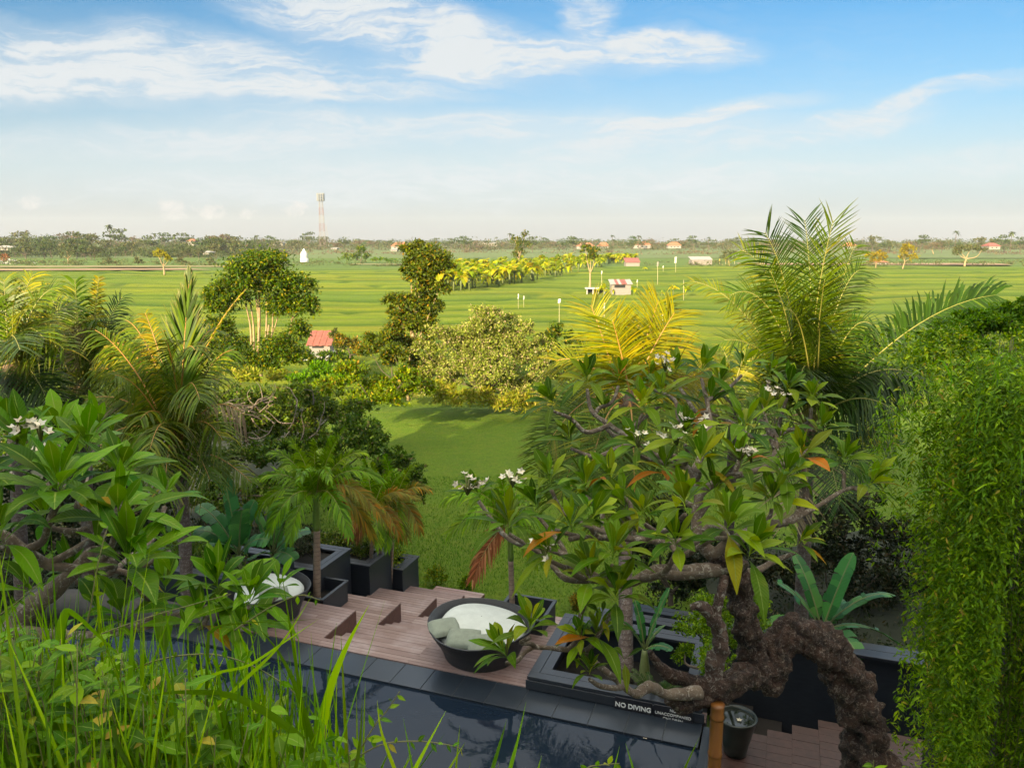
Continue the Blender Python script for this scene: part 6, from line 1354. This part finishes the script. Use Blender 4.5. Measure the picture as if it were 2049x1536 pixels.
for f in (.88, .93, .98):
    mb = MB(); zz = q[2] + H * f; mb.tube([(q[0], q[1], zz), (q[0], q[1], zz + .5)], [2.4, 2.4], 12, sub=1); 
    for k in range(9): a = k * .698; mb.box((q[0] + math.cos(a) * 3.3 - .4, q[1] + math.sin(a) * 3.3 - .4, zz - .6), (q[0] + math.cos(a) * 3.3 + .4, q[1] + math.sin(a) * 3.3 + .4, zz + 1.7))
    mb.build('antenna_ring', M_TG, th)
mb = MB(); tb_((q[0], q[1], q[2] + H * .9), (q[0], q[1], q[2] + H * 1.02), .8); tb_((q[0] + 6, q[1], q[2]), (q[0] + 4, q[1], q[2] + H * .42), .5); mb.build('mast', M_TW, th)
# poles, flags
def pole(px, py0, py1, label, flag=None, r=.035, lean=0, z=.1):
    b = gz(px, py0, z); tp = at(px + lean, py1, b[1]); th = thing('flag_pole', b, label, 'pole'); mb = MB(); mb.tube([b - [0, 0, .3], (b + tp) / 2, tp], [r, r * .9, r * .6], 6, sub=2); mb.build('pole', M_POLE, th)
    if flag:
        w, h, m_ = flag; w *= .5; h *= .6; mb = MB(); n = 6; k = pxm(px, py1, b[1]); V = []
        for j in range(5):
            for i in range(n): V.append(tp + np.array([(i / (n - 1) - .5) * w * k + .02 * math.sin(j), -.04 - .05 * math.sin(i * 1.7 + j * .9), -(j / 4) * h * k - .04 * math.sin(i * 1.3)]))
        mb.add(V, [(j * n + i, j * n + i + 1, (j + 1) * n + i + 1, (j + 1) * n + i) for j in range(4) for i in range(n - 1)], smooth=True); mb.build('cloth', m_, th)
    return th
pole(1119, 650, 598, 'thin pole with square white cloth in the rice, centre', (11, 13, M_WHT), .035)
pole(1209, 650, 606, 'pole with hanging white cloth left of the yellow fronds', (6, 16, M_WHT), .04)
pole(1326, 650, 612, 'short pole with small white cloth among yellow frond tips', (5, 12, M_WHT), .04)
pole(1037, 615, 588, 'short pole with a pale strip above the olive-pink shrub', (4, 16, M_WHT), .03)
pole(1048, 614, 592, 'second short pole with a pale strip above the olive-pink shrub', (4, 12, M_WHT), .03)
pole(1204, 585, 542, 'pale bamboo pole with cloth rising behind the low platform', (4, 10, M_WHT), .05)
pole(1275, 575, 560, 'pole with a white rag just right of the field hut', (4, 8, M_WHT), .05)
pole(1316, 568, 524, 'tall bamboo pole with brown rag in the upper rice', (7, 14, M_WOODP), .06)
pole(1352, 545, 514, 'scarecrow pole with pale hanging cloth on the field edge', (9, 20, M_WALLW), .06)
pole(1327, 544, 532, 'low pole with tiny white flag beside the scarecrow', (4, 6, M_WHT), .05)
pole(1368, 598, 560, 'slim dry pole at the end of the hut row', None, .05)
for i, x in enumerate([1425, 1440, 1452, 1470]):
    q = gz(x, 529, 0); pole(x, 529, 518, ['first', 'second', 'third', 'fourth'][i] + ' from the left of four yellow stakes on the far field edge', (4, 9, G['yellow']), .08)
# debris bits at the far left field edge
mb = MB()
P, N = clump_points([(gz(30, 527, .3), (9, 5, .6), 1), (gz(12, 522, .3), (6, 5, .8), 1)], 260); mb.rhombs(P, rng.normal(0, 1, (len(P), 3)), N, .9, .5); tag(mb.build('debris', M_WALLW), kind='stuff')

# ------------------------------------------------------------------ haze
HAZE = True
if HAZE:
    mb = MB(); mb.box((-2500, -1100, -2.2), (2500, 2500, 75.0)); m = bpy.data.materials.new('haze'); m.use_nodes = True; nt = m.node_tree; nt.nodes.clear()
    o_ = nt.nodes.new('ShaderNodeOutputMaterial'); pv = nt.nodes.new('ShaderNodeVolumePrincipled'); pv.inputs['Color'].default_value = (.80, .82, .86, 1); pv.inputs['Density'].default_value = .00011
    nt.links.new(pv.outputs[0], o_.inputs['Volume']); tag(mb.build('haze', m), kind='stuff')
